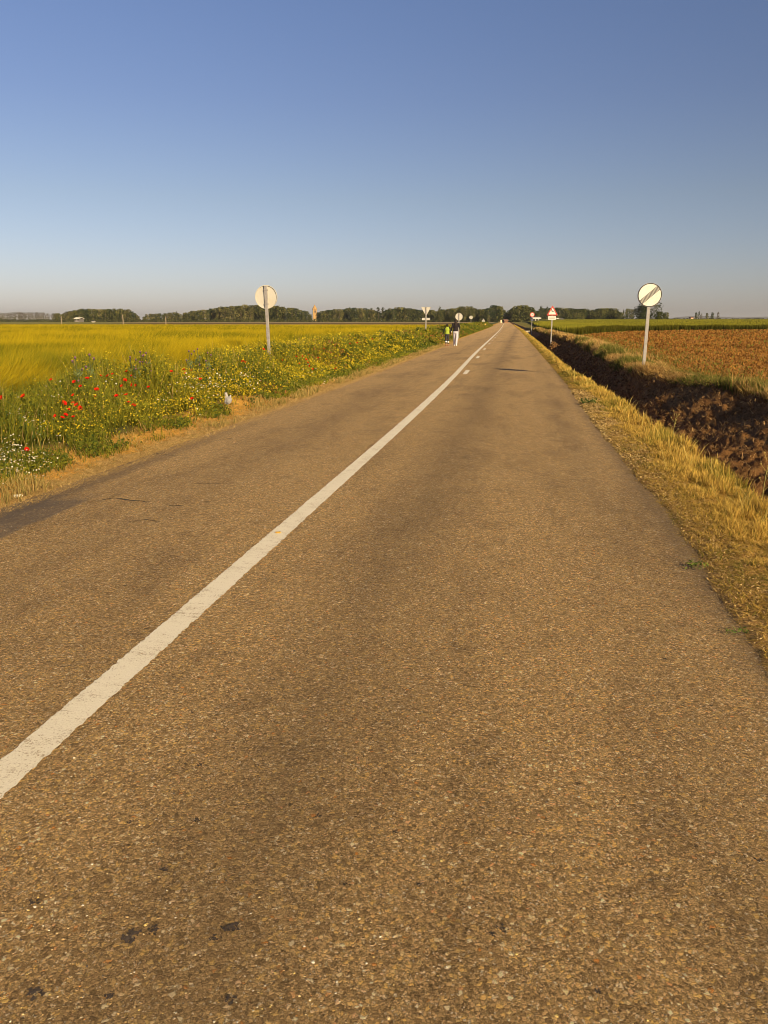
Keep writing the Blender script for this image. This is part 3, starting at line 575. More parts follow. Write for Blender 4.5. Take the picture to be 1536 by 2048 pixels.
def straw():
    # flattened straw along both road edges, dry grass on the right verge, clods and stubble beyond the ditch
    mb = MB(); n = 52000; t = rng.uniform(0, 1, n); Y = 4.2 + 60 * t ** 1.8; U = -4.06 - rng.gamma(2.0, .17, n)
    P = pts(U, Y, .004); ln = rng.normal(size=(n, 2)) * .055; c = cmix((.50, .32, .11), (.78, .56, .24), rng.uniform(size=n))
    blades(mb, P, rng.uniform(.005, .03, n), .005 * np.clip(Y / 8, 1, 4), ln, c * .8, c)
    n = 16000; t = rng.uniform(0, 1, n); Y = 4.4 + 60 * t ** 1.8; U = -4.25 - rng.gamma(2.3, .16, n)
    wh = .02 + .09 * sstep(fbm(U * 2, Y * 1.5, 97), .45, .65); tone = rng.uniform(size=n)
    blades(mb, pts(U, Y), wh * rng.uniform(.5, 1.4, n), .007 * np.clip(Y / 8, 1, 4), .05 * rng.normal(size=(n, 2)), cmix((.18, .15, .04), (.4, .26, .09), tone), cmix((.20, .20, .05), (.62, .44, .16), tone))
    tag(mb.build('left_straw', M_grass), 'strip of dry cut straw along the left edge of the asphalt', 'dry grass', kind='stuff')
    mb = MB(); n = 230000; t = rng.uniform(0, 1, n); Y = 2.8 * (260 / 2.8) ** (t ** 1.2); a = lipN(Y)
    U = UR - .02 + (a + .18 - UR) * rng.beta(1.7, 1.15, n)
    k = (U - UR) / (a - UR); h0 = .010 + .070 * sstep(k, .15, 1.0) ; pt = .5 * fbm(U * 2.2, Y * 1.6, 98) + .5 * fbm(U * 7, Y * 6, 100, 3)
    h0 = h0 * (.2 + 1.6 * sstep(pt, .38, .60)); tone = np.clip(.5 + .3 * rng.normal(size=n), 0, 1)
    cb = cmix((.22, .14, .035), (.42, .26, .07), tone); ct = cmix((.56, .36, .06), (.92, .64, .16), tone)
    gr = (rng.uniform(size=n) < .12 + .6 * sstep(fbm(U * 1.8, Y * 1.2, 99), .48, .66)); ct[gr] = ct[gr] * .35 + np.array((.20, .20, .03)) * .65; cb[gr] = (.09, .10, .02)
    lay = rng.uniform(size=n) < .35
    ln = rng.normal(size=(n, 2)) * np.where(lay, .07, .035)[:, None]; hh = h0 * rng.uniform(.4, 1.4, n) * np.where(lay, .25, 1) + .004
    blades(mb, pts(U, Y), hh, .0055 * np.clip(Y / 6, .9, 25), ln, cb, ct)
    # a few taller seed-bearing stems
    n = 160; Y = 4.5 + 40 * rng.uniform(size=n) ** 1.8; U = lipN(Y) + rng.normal(size=n) * .15 - .1
    blades(mb, pts(U, Y), rng.uniform(.12, .28, n), .006 * np.clip(Y / 6, 1, 3), .08 * rng.normal(size=(n, 2)), np.tile((.35, .28, .07), (n, 1)), np.tile((.70, .52, .16), (n, 1)), mid=.8)
    n = 36000; Y = 2.6 + 16 * rng.uniform(size=n) ** 1.6; U = urr(Y) - .03 + rng.gamma(1.8, .24, n); k_ = U < lipN(Y); U, Y = U[k_], Y[k_]; n = len(U)
    dk = rng.uniform(size=n) < .28; c = cmix((.42, .27, .09), (.78, .58, .26), rng.uniform(size=n)); c[dk] = cmix((.10, .06, .02), (.2, .13, .05), rng.uniform(size=dk.sum()))
    cards(mb, pts(U, Y, .006), .016 * rng.uniform(.4, 1.8, n) * np.clip(Y / 6, .8, 3), c, .35, flat=.55)
    tag(mb.build('right_dry_grass', M_grass), 'golden dry grass strip between the asphalt and the ditch', 'dry grass', kind='stuff')
    mb = MB(); n = 105000; t = rng.uniform(0, 1, n); Y = 7 + 110 * t ** 2.0; b = lipF(Y); U = b - .12 + rng.gamma(1.6, .42, n) * (1 + 0 * Y)
    p1 = fbm(U * .8, Y * .5, 101); p2 = fbm(U * .6, Y * .35, 102)
    h0 = (.07 + .27 * sstep(p1, .40, .66)) * np.exp(-(U - b) / 2.4); tone = np.clip(.5 + .28 * rng.normal(size=n), 0, 1)
    cb = cmix((.22, .13, .035), (.36, .22, .07), tone); ct = cmix((.44, .27, .08), (.70, .48, .19), tone)
    gr = rng.uniform(size=n) < .9 * sstep(p2, .48, .62); ct[gr] = ct[gr] * .15 + np.array((.17, .19, .035)) * .85; cb[gr] = (.08, .09, .02)
    blades(mb, pts(U, Y), h0 * rng.uniform(.4, 1.3, n), .010 * np.clip(Y / 13, .8, 6), rng.normal(size=(n, 2)) * .07 - [.04, 0], cb, ct)
    tag(mb.build('ditch_bank_grass', M_grass), 'straw-coloured and green tufts along the far lip of the ditch', 'dry grass', kind='stuff')
    # clods and dead stalks inside the ditch and over the ploughed field
    mb = MB(); n = 26000; t = rng.uniform(0, 1, n); Y = 6 + 90 * t ** 2; a = lipN(Y); b = lipF(Y); U = a + .25 + (b - a - .1) * rng.uniform(size=n)
    c = cmix((.14, .07, .03), (.42, .26, .11), rng.uniform(size=n) ** 1.6)
    cards(mb, pts(U, Y, .008), .035 * np.clip(Y / 9, .9, 4) * rng.uniform(.4, 1.5, n), c, .5, flat=.4)
    blades(mb, pts(U, Y), rng.uniform(.01, .10, n), .006 * np.clip(Y / 9, .9, 4), rng.normal(size=(n, 2)) * .07, c, c * 1.4)
    tag(mb.build('ditch_litter', M_grass), 'dead stalks and crumbled earth on the shaded side of the ditch', 'litter', kind='stuff')
    mb = MB(); n = 120000; Yb = 9 * (130 / 9) ** rng.uniform(0, 1, n); b = lipF(Yb); U = b + 1.0 + rng.uniform(0, 1, n) ** 1.1 * (Yb * .62 + 4)
    X = U + cen(Yb); k = Yb < crop_front(X) + 1; U, Yb = U[k], Yb[k]; n = len(U); sz = np.clip(Yb / 14, .7, 8)
    d = fbm(U * 1.5, Yb * 1.0, 111)
    c = cmix((.20, .09, .022), (.44, .225, .055), np.clip(d * 1.5 - .3 + .25 * rng.normal(size=n), 0, 1))
    g = rng.uniform(size=n) < .10 + .25 * (U < lipF(Yb) + 3.5); c[g] = (.20, .19, .04)
    blades(mb, pts(U, Yb), .045 * sz ** .5 * rng.uniform(.4, 1.5, n), .020 * sz * rng.uniform(.6, 1.6, n), rng.normal(size=(n, 2)) * .03, c * .75, c)
    tag(mb.build('field_stubble', M_grass), 'sparse stubble and clods over the red-brown ploughed field', 'stubble', kind='stuff')

def poppy_proto(seed):
    r = np.random.default_rng(seed); root = empty('poppy')
    s = MB(); s.tube([(0, 0, -.35), (.01, 0, -.15), (0, 0, 0)], [.003, .0025, .0022], 5, (.10, .15, .04)); s.build('stem', M_petal, root)
    p = MB()
    for k in range(4):
        a0 = k * math.pi / 2 + r.uniform(-.2, .2); V = [(0, 0, 0)]; C = [(.10, .0, .0)]; rr = .038 if k % 2 else .044
        for i in range(7):
            a = a0 + (i - 3) * .30; q = rr * (1 - .10 * abs(i - 3) / 3 + r.uniform(-.06, .06)); V.append((math.cos(a) * q * .62, math.sin(a) * q * .62, .016)); C.append((.60, .010, .003))
        for i in range(7):
            a = a0 + (i - 3) * .33; q = rr * (1 + r.uniform(-.08, .08)); V.append((math.cos(a) * q, math.sin(a) * q, .034 + r.uniform(-.006, .006))); C.append((.85, .025, .006))
        p.add(V, [(0, i, i + 1) for i in range(1, 7)], C); nn = p.n - 15
        p.f[4].append(np.array([(nn + i, nn + i + 7, nn + i + 8, nn + i + 1) for i in range(1, 7)]))
    p.build('petals', M_petal, root); c = MB(); c.ball((0, 0, .010), (.006, .006, .009), 5, (.02, .02, .015)); c.build('seed_head', M_petal, root)
    return root
def poppies():
    near = [(5, 803), (49, 799), (103, 765), (148, 796), (162, 778), (150, 769), (175, 763), (194, 785), (192, 798), (216, 757), (226, 753), (201, 756), (234, 798), (245, 777), (253, 795), (254, 748), (264, 756), (265, 775), (273, 776), (298, 779), (258, 810), (267, 815), (271, 817), (147, 812), (155, 816), (162, 822), (138, 825), (131, 836), (125, 842), (148, 840), (127, 812), (112, 838), (55, 906), (368, 743), (372, 750), (385, 802), (401, 763), (343, 748), (384, 744), (487, 726), (250, 765)]
    mid = [(527, 702), (485, 725), (490, 728), (566, 723), (605, 715), (612, 722), (618, 712), (620, 735), (598, 730), (627, 741), (615, 728), (648, 700), (685, 702), (636, 718), (592, 716), (671, 740), (700, 690), (715, 688), (858, 662), (864, 668), (868, 671), (872, 660), (861, 672), (876, 668), (730, 684), (745, 680)]
    protos = [poppy_proto(i) for i in range(3)]; used = set()
    for (lst, lab, grp, sc) in ((near, 'red poppy blooming among the green weeds at the lower left', 'poppies at the lower left of the verge', 1.0), (mid, 'small distant red poppy on the verge towards the walkers', 'poppies farther along the left verge', .7)):
        for i, (x, y) in enumerate(lst):
            q = canopy_hit(x, y)
            if q is None: continue
            k = random.randrange(3)
            o = protos[k] if k not in used else copy_tree(protos[k]); used.add(k)
            o.location = (q[0], q[1], q[2] + .03); s = sc * random.uniform(.5, .85) * min(1.5, max(1, q[1] / 15)); o.scale = (s, s, s)
            o.rotation_euler = (random.uniform(.2, 1.1), random.uniform(-.5, .5), random.uniform(-1, 1))
            if lst is near:
                L_ = ('red poppy in the loose left-edge group above the daisies' if x < 110 and y < 830 else 'single low red poppy above the white daisies at the foot of the verge' if x < 110 else
                      'red poppy in the lowest cluster of the left verge' if x < 170 and y > 805 else 'red poppy in the upper left part of the poppy patch' if x < 205 else
                      'red poppy in the tight row of three beside the yellow blossom' if 255 < x < 275 and y > 805 else 'red poppy in the middle of the poppy patch, left of the yellow blossom' if x < 300 else 'lone-standing red poppy in the yellow blossom towards the left sign')
            else: L_ = 'small red poppy at the foot of the left round sign' if x < 580 else 'small distant red poppy on the verge between left sign and walkers' if x < 800 else 'tiny red poppy near the post of the inverted triangle sign'
            tag(o, L_, 'poppy', L_.replace('red poppy', 'red poppies'))
def thistles():
    proto = None
    for i, (x, y, lab) in enumerate([(163, 727, 0), (181, 730, 0), (272, 718, 1), (284, 716, 1), (276, 724, 1), (295, 724, 1), (384, 722, 2), (393, 721, 2), (418, 722, 2)]):
        q = canopy_hit(x, y + 22)
        if q is None: continue
        g = H1(q[0], q[1])
        if proto is None:
            o = empty('thistle'); s = MB(); s.tube([(0, 0, 0), (.02, .01, .5), (0, 0, .92)], [.007, .005, .004], 6, (.13, .15, .06))
            for h_, a in ((.45, .5), (.6, 2.5), (.72, 4.4)): s.tube([(.012, .005, h_), (.07 * math.cos(a), .07 * math.sin(a), h_ + .15)], [.004, .003], 5, (.13, .15, .06))
            s.build('stem', M_petal, o); l = MB(); n = 90; z = rng.uniform(.05, .8, n); a = rng.uniform(0, 6.28, n); P = np.stack([.05 * np.cos(a), .05 * np.sin(a), z], 1)
            cards(l, P, .09, cmix((.10, .14, .05), (.2, .24, .09), rng.uniform(size=n)), .25); l.build('leaves', M_petal, o)
            for p_ in ((0, 0, .93), (.07 * math.cos(.5), .07 * math.sin(.5), .61), (.07 * math.cos(2.5), .07 * math.sin(2.5), .76), (.07 * math.cos(4.4), .07 * math.sin(4.4), .88)):
                b = MB(); b.ball(p_, (.016, .016, .018), 5, (.12, .10, .08)); b.ball((p_[0], p_[1], p_[2] + .016), (.017, .017, .012), 5, (.30, .13, .24)); b.build('flower_head', M_petal, o)
            proto = o
        else: o = copy_tree(proto)
        o.location = (q[0], q[1], g); o.rotation_euler = (random.uniform(-.08, .08), random.uniform(-.08, .08), random.uniform(0, 6)); s = random.uniform(.85, 1.05) ; o.scale = (s, s, s)
        tag(o, ['tall thistle with purplish heads above the poppies, farthest left', 'tall thistle with purplish heads in the thicket just right of the poppies', 'tall thistle with purplish heads halfway between poppies and left sign'][lab], 'thistle', 'thistles standing above the left weeds')
def small_green(x, y, z, name, lab, cat, n=60, r=.09, h=.06, col=((.08, .13, .03), (.22, .26, .05)), tall=None):
    X, Y = up(x, y, z); g = H1(X, Y); m = MB(); a = rng.uniform(0, 6.28, n); q = r * rng.uniform(0, 1, n) ** .6
    P = np.stack([q * np.cos(a) * 1.3, q * np.sin(a), .01 + h * rng.uniform(0, 1, n)], 1)
    cards(m, P, r * .45, cmix(col[0], col[1], rng.uniform(size=n)), .4, flat=.4)
    if tall:
        m.tube([(0, 0, 0), (.01, 0, tall * .6), (.03, 0, tall)], [.004, .003, .002], 5, (.42, .36, .12))
        for k in range(7):
            a = k * 2.4; hh = tall * (.35 + .09 * k); m.tube([(.01, 0, hh), (.01 + .05 * math.cos(a), .05 * math.sin(a), hh + .06)], [.002, .0015], 4, (.45, .38, .12))
            m.ball((.01 + .05 * math.cos(a), .05 * math.sin(a), hh + .065), .008, 4, (.50, .38, .12))
    o = m.build(name, M_grass); o.location = (X, Y, max(g, 0) if tall is None else g); tag(o, lab, cat)
def oddments():
    small_green(1390, 1137, .0, 'weed', 'tiny bright green weed sprouting at the right edge of the asphalt', 'weed', 60, .06, .035)
    small_green(1178, 808, .02, 'weed', 'dark green leafy weed on the golden right verge', 'weed', 90, .13, .10, ((.04, .08, .02), (.10, .16, .04)))
    small_green(1470, 1268, .0, 'weed', 'faint green tuft growing out of the asphalt nearest the camera', 'weed', 30, .05, .02)
    small_green(1344, 885, .0, 'dry_weed', 'tall branching dry weed at the near lip of the ditch', 'weed', 10, .05, .03, tall=.42)
    small_green(1522, 1010, .0, 'dry_weed', 'tall yellow-green branching weed beside the ditch at the right picture edge', 'weed', 14, .06, .04, tall=.48)
    # crumpled white plastic bag caught in the weeds
    q = canopy_hit(453, 800) or (*up(453, 800, .2), .2); mb = MB(); mb.ball((0, 0, 0), (.075, .05, .075), 16, (.40, .39, .40)); mb.ball((-.035, 0, .10), (.035, .03, .075), 12, (.58, .54, .50)); mb.ball((.06, 0, .05), (.02, .03, .06), 8, (.6, .58, .6))
    V = np.concatenate(mb.v); V = V * (1 + 1.5 * (fbm(V[:, 0] * 30 + V[:, 2] * 25, V[:, 1] * 30 + V[:, 2] * 19, 5) - .5))[:, None]; mb.v = [V]
    o = mb.build('plastic_bag', mat('thin_plastic', attr=True, rough=.4, trans=.3, spec=.5)); o.location = (q[0] + .12, q[1] - .25, q[2] + .02); o.scale = (.72, .72, .8); tag(o, 'crumpled white plastic bag caught in the roadside weeds', 'plastic bag')
    X, Y = up(35, 988, .03); mb = MB(); mb.ball((-.018, 0, 0), (.028, .02, .018), 6, (.80, .76, .64)); mb.ball((.022, .004, 0), (.020, .016, .020), 6, (.80, .76, .64))
    V = np.concatenate(mb.v); V = V * (1 + .6 * (fbm(V[:, 0] * 80, V[:, 2] * 80 + V[:, 1] * 60, 8) - .5))[:, None]; mb.v = [V]
    o = mb.build('paper_scrap', M_vcol); o.location = (X, Y, H1(X, Y) + .015); tag(o, 'crumpled white paper scrap lying on straw by the tar patch', 'litter')
    X, Y = up(556, 1065, .006); mb = MB(); th = .004
    mb.prism([(0, 0), (.018, .006), (.034, .0), (.040, .02), (.030, .034), (.012, .036), (-.002, .022)], 0, th, (.62, .36, .02)); o = mb.build('fallen_petal', M_vcol)
    o.location = (X - .02, Y, .0065); o.rotation_euler = (R(88), 0, .4); o.location.z = .0085; tag(o, 'yellow-orange petal lying on the white centre line', 'petal')

# ------------------------------------------------------------------ signs
def circle(r, n=48, cx=0, cz=0): return [(cx + r * math.cos(2 * math.pi * k / n), cz + r * math.sin(2 * math.pi * k / n)) for k in range(n)]
def rtri(side, cr=.04, inv=False, n=5):           # triangle outline with rounded corners, centred on its middle height
    h = side * math.sqrt(3) / 2; C = [(-side / 2, -h / 2), (side / 2, -h / 2), (0, h / 2)]; out = []
    cen_ = (0, -h / 2 + h / 3)
    for i, c in enumerate(C):
        d = Vector((cen_[0] - c[0], cen_[1] - c[1])).normalized(); o = Vector(c) + d * cr * 2; ang0 = math.atan2(-d.y, -d.x)
        for k in range(n): a = ang0 + (k / (n - 1) - .5) * R(120); out.append((o.x + cr * math.cos(a), o.y + cr * math.sin(a)))
    return [(x, -z) for x, z in out][::-1] if inv else out
def post(root, top, w_=.08, d_=.04, yoff=.0, down=.5):
    b = MB(); b.box((-w_ / 2, yoff, -down), (w_ / 2, yoff + d_, top)); o = b.build('post', M_galv, root)
    bv = o.modifiers.new('b', 'BEVEL'); bv.width = .006; bv.segments = 2
    c = MB(); c.box((-w_ / 2 - .003, yoff - .003, top), (w_ / 2 + .003, yoff + d_ + .003, top + .008)); c.build('post_cap', M_galv, root); return o
def glyph_text(s, size, root, loc, m, name='digits', yd=-1):
    cu = bpy.data.curves.new('t', 'FONT'); cu.body = s; cu.size = size; cu.align_x = 'CENTER'; cu.align_y = 'CENTER'; cu.extrude = .0015; cu.offset = size * .015
    tmp = bpy.data.objects.new('t', cu); dg = bpy.context.evaluated_depsgraph_get(); COL.objects.link(tmp); bpy.context.view_layer.update()
    me = bpy.data.meshes.new_from_object(tmp.evaluated_get(bpy.context.evaluated_depsgraph_get())); COL.objects.unlink(tmp); bpy.data.objects.remove(tmp)
    me.materials.clear(); me.materials.append(m); o = bpy.data.objects.new(name, me); COL.objects.link(o); o.parent = root
    o.location = loc; o.rotation_euler = (R(90), 0, 0 if yd < 0 else math.pi); return o
def sign(x, D, cz, lab, kind, size=.62, z0=None, tilt=0.0, back=False, yaw=0.0, extra=None, pos=None):
    X, Y = pos if pos else at(x, D); g = H1(X, Y) if z0 is None else z0
    root = empty('road_sign', (X, Y, g), rot=(0, tilt, yaw + (math.pi if back else 0))); tag(root, lab, 'road sign')
    c = cz - g; r = size / 2                      # the face looks along -y; the post stands behind it
    if kind in ('end', 'speed', 'blank'):
        p = MB(); p.prism(circle(r), -.012, .0); p.ring(circle(r + .002), circle(r - .012), .0, .022); pl = p.build('sign_plate', M_back, root, loc=(0, -.003, c))
        f = MB(); f.prism(circle(r - .004), -.0145, -.0122); f.build('sign_face', M_white, pl)
        if kind == 'end':
            q = MB(); q.ring(circle(r - .003), circle(r - .022), -.0175, -.0148); q.build('border', M_black, pl)
            q = MB()
            for k in range(5):
                o_ = (k - 2) * .024; L_ = math.sqrt((r - .02) ** 2 - o_ ** 2); ca = math.cos(R(42)); sa = math.sin(R(42)); hw = .0078
                q.prism([(ca * s_ * L_ - sa * (o_ + t_ * hw), sa * s_ * L_ + ca * (o_ + t_ * hw)) for s_, t_ in ((-1, -1), (1, -1), (1, 1), (-1, 1))], -.0168, -.0148)
            q.build('diagonal_stripes', M_black, pl)
        else:
            q = MB(); q.ring(circle(r - .003), circle(r - .085), -.0175, -.0148); q.build('border', M_red, pl)
            if kind == 'speed': glyph_text('70', .30, pl, (0, -.0165, 0), M_black)
        top = c + r * .96 - .01
    else:
        inv = kind == 'yield'; h = size * math.sqrt(3) / 2; T = rtri(size, .03, inv); Ti = rtri(size * .975, .028, inv)
        p = MB(); p.prism(T, -.012, 0); p.ring(T, Ti, 0, .02); pl = p.build('sign_plate', M_back, root, loc=(0, -.003, c))
        off = (h / 2 - h / 3) * (1 if inv else -1)
        def sh(P, s_): return [(q[0] * s_, (q[1] - off) * s_ + off) for q in P]
        q = MB(); q.prism(sh(T, .985), -.0145, -.0122); q.build('sign_face', M_white, pl)
        q = MB(); q.ring(sh(T, .98), sh(T, .70), -.0175, -.0148); q.build('border', M_red, pl)
        if kind == 'deer':
            D_ = [(-.105, .055), (-.085, .070), (-.075, .105), (-.085, .135), (-.066, .118), (-.055, .150), (-.052, .115), (-.035, .098), (-.040, .070), (-.012, .035), (.035, .010), (.072, .000), (.095, -.010), (.110, -.040), (.120, -.085), (.095, -.055), (.075, -.035), (.040, -.045), (.020, -.060), (-.010, -.030), (-.045, -.020), (-.075, -.030), (-.110, -.018), (-.100, -.005), (-.070, -.005), (-.058, .015), (-.068, .045), (-.085, .048)]
            q = MB(); q.prism([(a_ * .95, b_ * .95 - .035) for a_, b_ in D_][::-1], -.0168, -.0148); q.build('leaping_deer', M_black, pl)
        top = c + h / 2 - .02
    post(root, top)
    for dz in (-.17, .17):                         # the clamps that hold the plate to the post
        k_ = MB(); zz = c + dz * (1 if kind != 'yield' else .45); k_.box((-.052, -.002, zz - .014), (.052, .003, zz + .014)); k_.box((-.047, .003, zz - .012), (-.0405, .045, zz + .012)); k_.box((.0405, .003, zz - .012), (.047, .045, zz + .012)); k_.box((-.047, .0405, zz - .012), (.047, .0475, zz + .012)); k_.build('clamp', M_galv, root)
    if extra:
        ez, ew, eh, txt = extra; p = MB(); p.box((-ew / 2, -.014, -eh / 2), (ew / 2, 0, eh / 2)); p.ring([(-ew / 2, -eh / 2), (ew / 2, -eh / 2), (ew / 2, eh / 2), (-ew / 2, eh / 2)], [(-ew / 2 + .01, -eh / 2 + .01), (ew / 2 - .01, -eh / 2 + .01), (ew / 2 - .01, eh / 2 - .01), (-ew / 2 + .01, eh / 2 - .01)], .0005, .02)
        e = p.build('lower_plate', M_back, root, loc=(0, -.003, ez - g)); f = MB(); f.box((-ew / 2 + .003, -.0165, -eh / 2 + .003), (ew / 2 - .003, -.0143, eh / 2 - .003)); f.build('plate_face', M_white, e)
        if txt:
            q = MB(); x_ = -ew * .36
            while x_ < ew * .34:
                wd = .028; q.box((x_, -.019, -.03), (x_ + wd, -.0168, .03)); x_ += wd + .014
            q.build('plate_lettering', M_stripe, e)
    return root
def signs():
    s = sign(0, 0, 2.20, 'round white sign with diagonal dark stripes on a post beyond the ditch', 'end', .595, z0=.22, tilt=R(.5), pos=(3.19, 22.0)); s.location.z = .19
    s2 = sign(537.5, 20.9, 2.115, 'large round sign seen from behind on a post in the left wildflowers', 'blank', .575, tilt=R(1.3), back=True)
    st = MB(); st.box((-.25, .0002, -.125), (-.13, .004, -.08)); st.build('sticker', mat('sticker_grey', (.07, .065, .05), .6, var=.5, scale=90), s2.children[0])
    sign(1104, 56, 2.18, 'red triangular warning sign with leaping deer and a plate below', 'deer', .76, extra=(1.68, .52, .24, True))
    sign(1064, 112, 2.25, 'small distant round red-ringed speed sign right of the road', 'speed', .62)
    sign(852, 60, 2.15, 'inverted triangular sign with a lower plate seen from behind', 'yield', .74, back=True, extra=(1.62, .60, .17, False))
    sign(918, 70, 1.82, 'round sign seen from behind just above the walking adult', 'blank', .62, back=True)
    sign(942, 147, 2.00, 'small far round sign seen from behind, right of the walkers', 'blank', .62, back=True)
    t = sign(967, 200, 1.55, 'farthest upright triangular sign seen from behind with a small pale plate', 'warn', .86, back=True, extra=(.52, .42, .55, False))
    X, Y = at(971, 170); g = H1(X, Y); b = MB(); b.prism([(-.16, 0), (.16, 0), (.16, .62), (.10, .74), (-.10, .74), (-.16, .62)], -.08, .08, (.72, .42, .10)); o = b.build('marker_stone', M_vcol); o.location = (X, Y, g); tag(o, 'short ochre marker stone at the left road edge near the farthest sign', 'marker stone')
    proto = None
    for i, (x, D, top, lab) in enumerate([(122, 200, 2.35, 'thin wooden post at the far edge of the barley, leftmost of three'), (246, 185, 2.60, 'thin wooden post beyond the barley in front of the round-topped trees'), (331, 175, 2.15, 'thin wooden post beyond the barley in front of the long wood')]):
        X, Y = at(x, D); b = MB(); b.tube([(0, 0, -.3), (.02, 0, 1.2), (.03, 0, top)], [.13, .12, .11], 8, (.24, .19, .13)); b.tube([(.03, 0, top), (.03, 0, top + .03)], [.12, .09], 8, (.24, .19, .13))
        o = b.build('wooden_post', M_vcol); o.location = (X, Y, H1(X, Y)); o.rotation_euler = (0, R((2, -1, 1.5)[i]), 0); tag(o, lab, 'post', 'posts along the far edge of the barley')

# ------------------------------------------------------------------ people
def limb(mb, a, b, ra, rb, seg=12):
    a = Vector(a); b = Vector(b); mb.tube([a + (b - a) * t for t in (0, .25, .5, .75, 1)], [ra + (rb - ra) * t for t in (0, .25, .5, .75, 1)], seg); mb.ball(a, ra, 6); mb.ball(b, rb, 6)
def skinned(mb, name, m, parent, vox=.012, sm=6):
    o = mb.build(name, m, parent); r = o.modifiers.new('r', 'REMESH'); r.mode = 'VOXEL'; r.voxel_size = vox; r.use_smooth_shade = True
    s = o.modifiers.new('s', 'SMOOTH'); s.factor = .5; s.iterations = sm; return o
M_skin = mat('skin', (.42, .23, .15), .6, var=.05); M_hair = mat('dark_hair', (.022, .014, .010), .55, var=.3, scale=60)
def cloth(n, c): return mat(n, c, .9, var=.12, scale=25, bump=.004, spec=.15)
def person(x, y, S, lab, adult, heading=0.0):
    X, Y = up(x, y, 0.0); root = empty('person', (X, Y, .002), rz=heading); tag(root, lab, 'person'); root.scale = (S, S, S)
    # figure 1.70 tall facing +y, mid-stride
    hip = {-1: Vector((-.085, 0, .90)), 1: Vector((.085, 0, .90))}
    fwd = -1 if adult else 1                       # the leg that swings forward
    foot = {fwd: Vector((.07 * fwd, .20, .075)), -fwd: Vector((-.075 * fwd, -.20, .10))}
    knee = {fwd: Vector((.08 * fwd, .16, .49)), -fwd: Vector((-.08 * fwd, .02, .49))}
    sh = {-1: Vector((-.175, 0, 1.40)), 1: Vector((.175, 0, 1.40))}
    if adult: el = {-1: Vector((-.24, -.03, 1.14)), 1: Vector((.265, .03, 1.16))}; ha = {-1: Vector((-.27, .04, .93)), 1: Vector((.22, .24, 1.22))}
    else: el = {-1: Vector((-.27, -.06, 1.13)), 1: Vector((.25, .04, 1.13))}; ha = {-1: Vector((-.35, -.04, .90)), 1: Vector((.28, .16, .95))}
    b = MB()
    b.ball((0, .01, 1.60), (.076, .095, .115), 12); b.ball((0, .045, 1.545), (.052, .055, .06), 8)
    limb(b, (0, -.005, 1.42), (0, .0, 1.53), .052, .048)
    b.ball((0, .108, 1.595), (.011, .016, .02), 6)                                                  # nose
    for s in (-1, 1): b.ball((s * .078, .0, 1.595), (.010, .020, .030), 6); b.ball((s * .03, .088, 1.62), (.018, .012, .01), 6)
    b.ball((0, .0, 1.28), (.155, .09, .19), 10); b.ball((0, 0, 1.08), (.125, .085, .16), 10); b.ball((0, -.01, .93), (.15, .10, .12), 10)
    limb(b, sh[-1] * .9 + Vector((0, 0, .12)) * 1, sh[1] * .9 + Vector((0, 0, .12)), .05, .05)
    for s in (-1, 1):
        limb(b, sh[s], el[s], .048, .038); limb(b, el[s], ha[s], .037, .025); d = (ha[s] - el[s]).normalized()
        limb(b, ha[s], ha[s] + d * .06, .026, .030, 8); side = d.cross(Vector((0, 1, .2))).normalized()
        for k in range(4): o_ = side * (k - 1.5) * .018; c = ha[s] + d * .075 + o_; l = (.058, .07, .066, .05)[k]; limb(b, c, c + d * l * .6, .0095, .009, 6); limb(b, c + d * l * .6, c + d * l * .95 + Vector((0, .02, 0)), .009, .0075, 6)
        limb(b, ha[s] + d * .01 + side * .022, ha[s] + d * .055 + side * .048 + Vector((0, .02, 0)), .010, .009, 6)
        limb(b, hip[s], knee[s], .078, .052); limb(b, knee[s], foot[s], .052, .036)
        limb(b, foot[s] + Vector((0, -.03, -.035)), foot[s] + Vector((0, .14, -.045)), .034, .028)
    skinned(b, 'body', M_skin, root, .009, 4)
    e = MB()
    for s in (-1, 1): e.ball((s * .03, .098, 1.612), (.011, .006, .007), 6, (.03, .02, .02))
    e.build('eyes', M_vcol, root); mo = MB(); mo.ball((0, .096, 1.538), (.024, .008, .006), 6, (.30, .10, .08)); mo.build('mouth', M_vcol, root)
    hr = MB()
    hr.ball((0, -.022, 1.625), (.092, .100, .112), 12)
    if adult: hr.ball((0, -.07, 1.50), (.085, .055, .16), 10); hr.ball((0, -.085, 1.39), (.07, .04, .14), 10)
    else: hr.ball((0, -.06, 1.56), (.07, .05, .07), 8)
    skinned(hr, 'hair', M_hair, root, .012, 5)
    def shirt(name, m, r0, sleeves, z0, hem=.0):
        t = MB(); t.ball((0, .0, 1.29), (.17 + r0, .10 + r0, .20), 10); t.ball((0, 0, 1.10), (.14 + r0, .095 + r0, .17), 10); t.ball((0, -.005, z0), (.165 + r0, .11 + r0, .13), 10)
        limb(t, sh[-1] * .85 + Vector((0, 0, .17)), sh[1] * .85 + Vector((0, 0, .17)), .066, .066); limb(t, (0, -.01, 1.42), (0, -.005, 1.475), .07, .062)
        if sleeves:
            for s in (-1, 1):
                limb(t, sh[s], el[s], .066 + r0, .053); 
                if sleeves > 1: limb(t, el[s], el[s] + (ha[s] - el[s]) * .93, .053, .040)
        skinned(t, name, m, root, .014, 5)
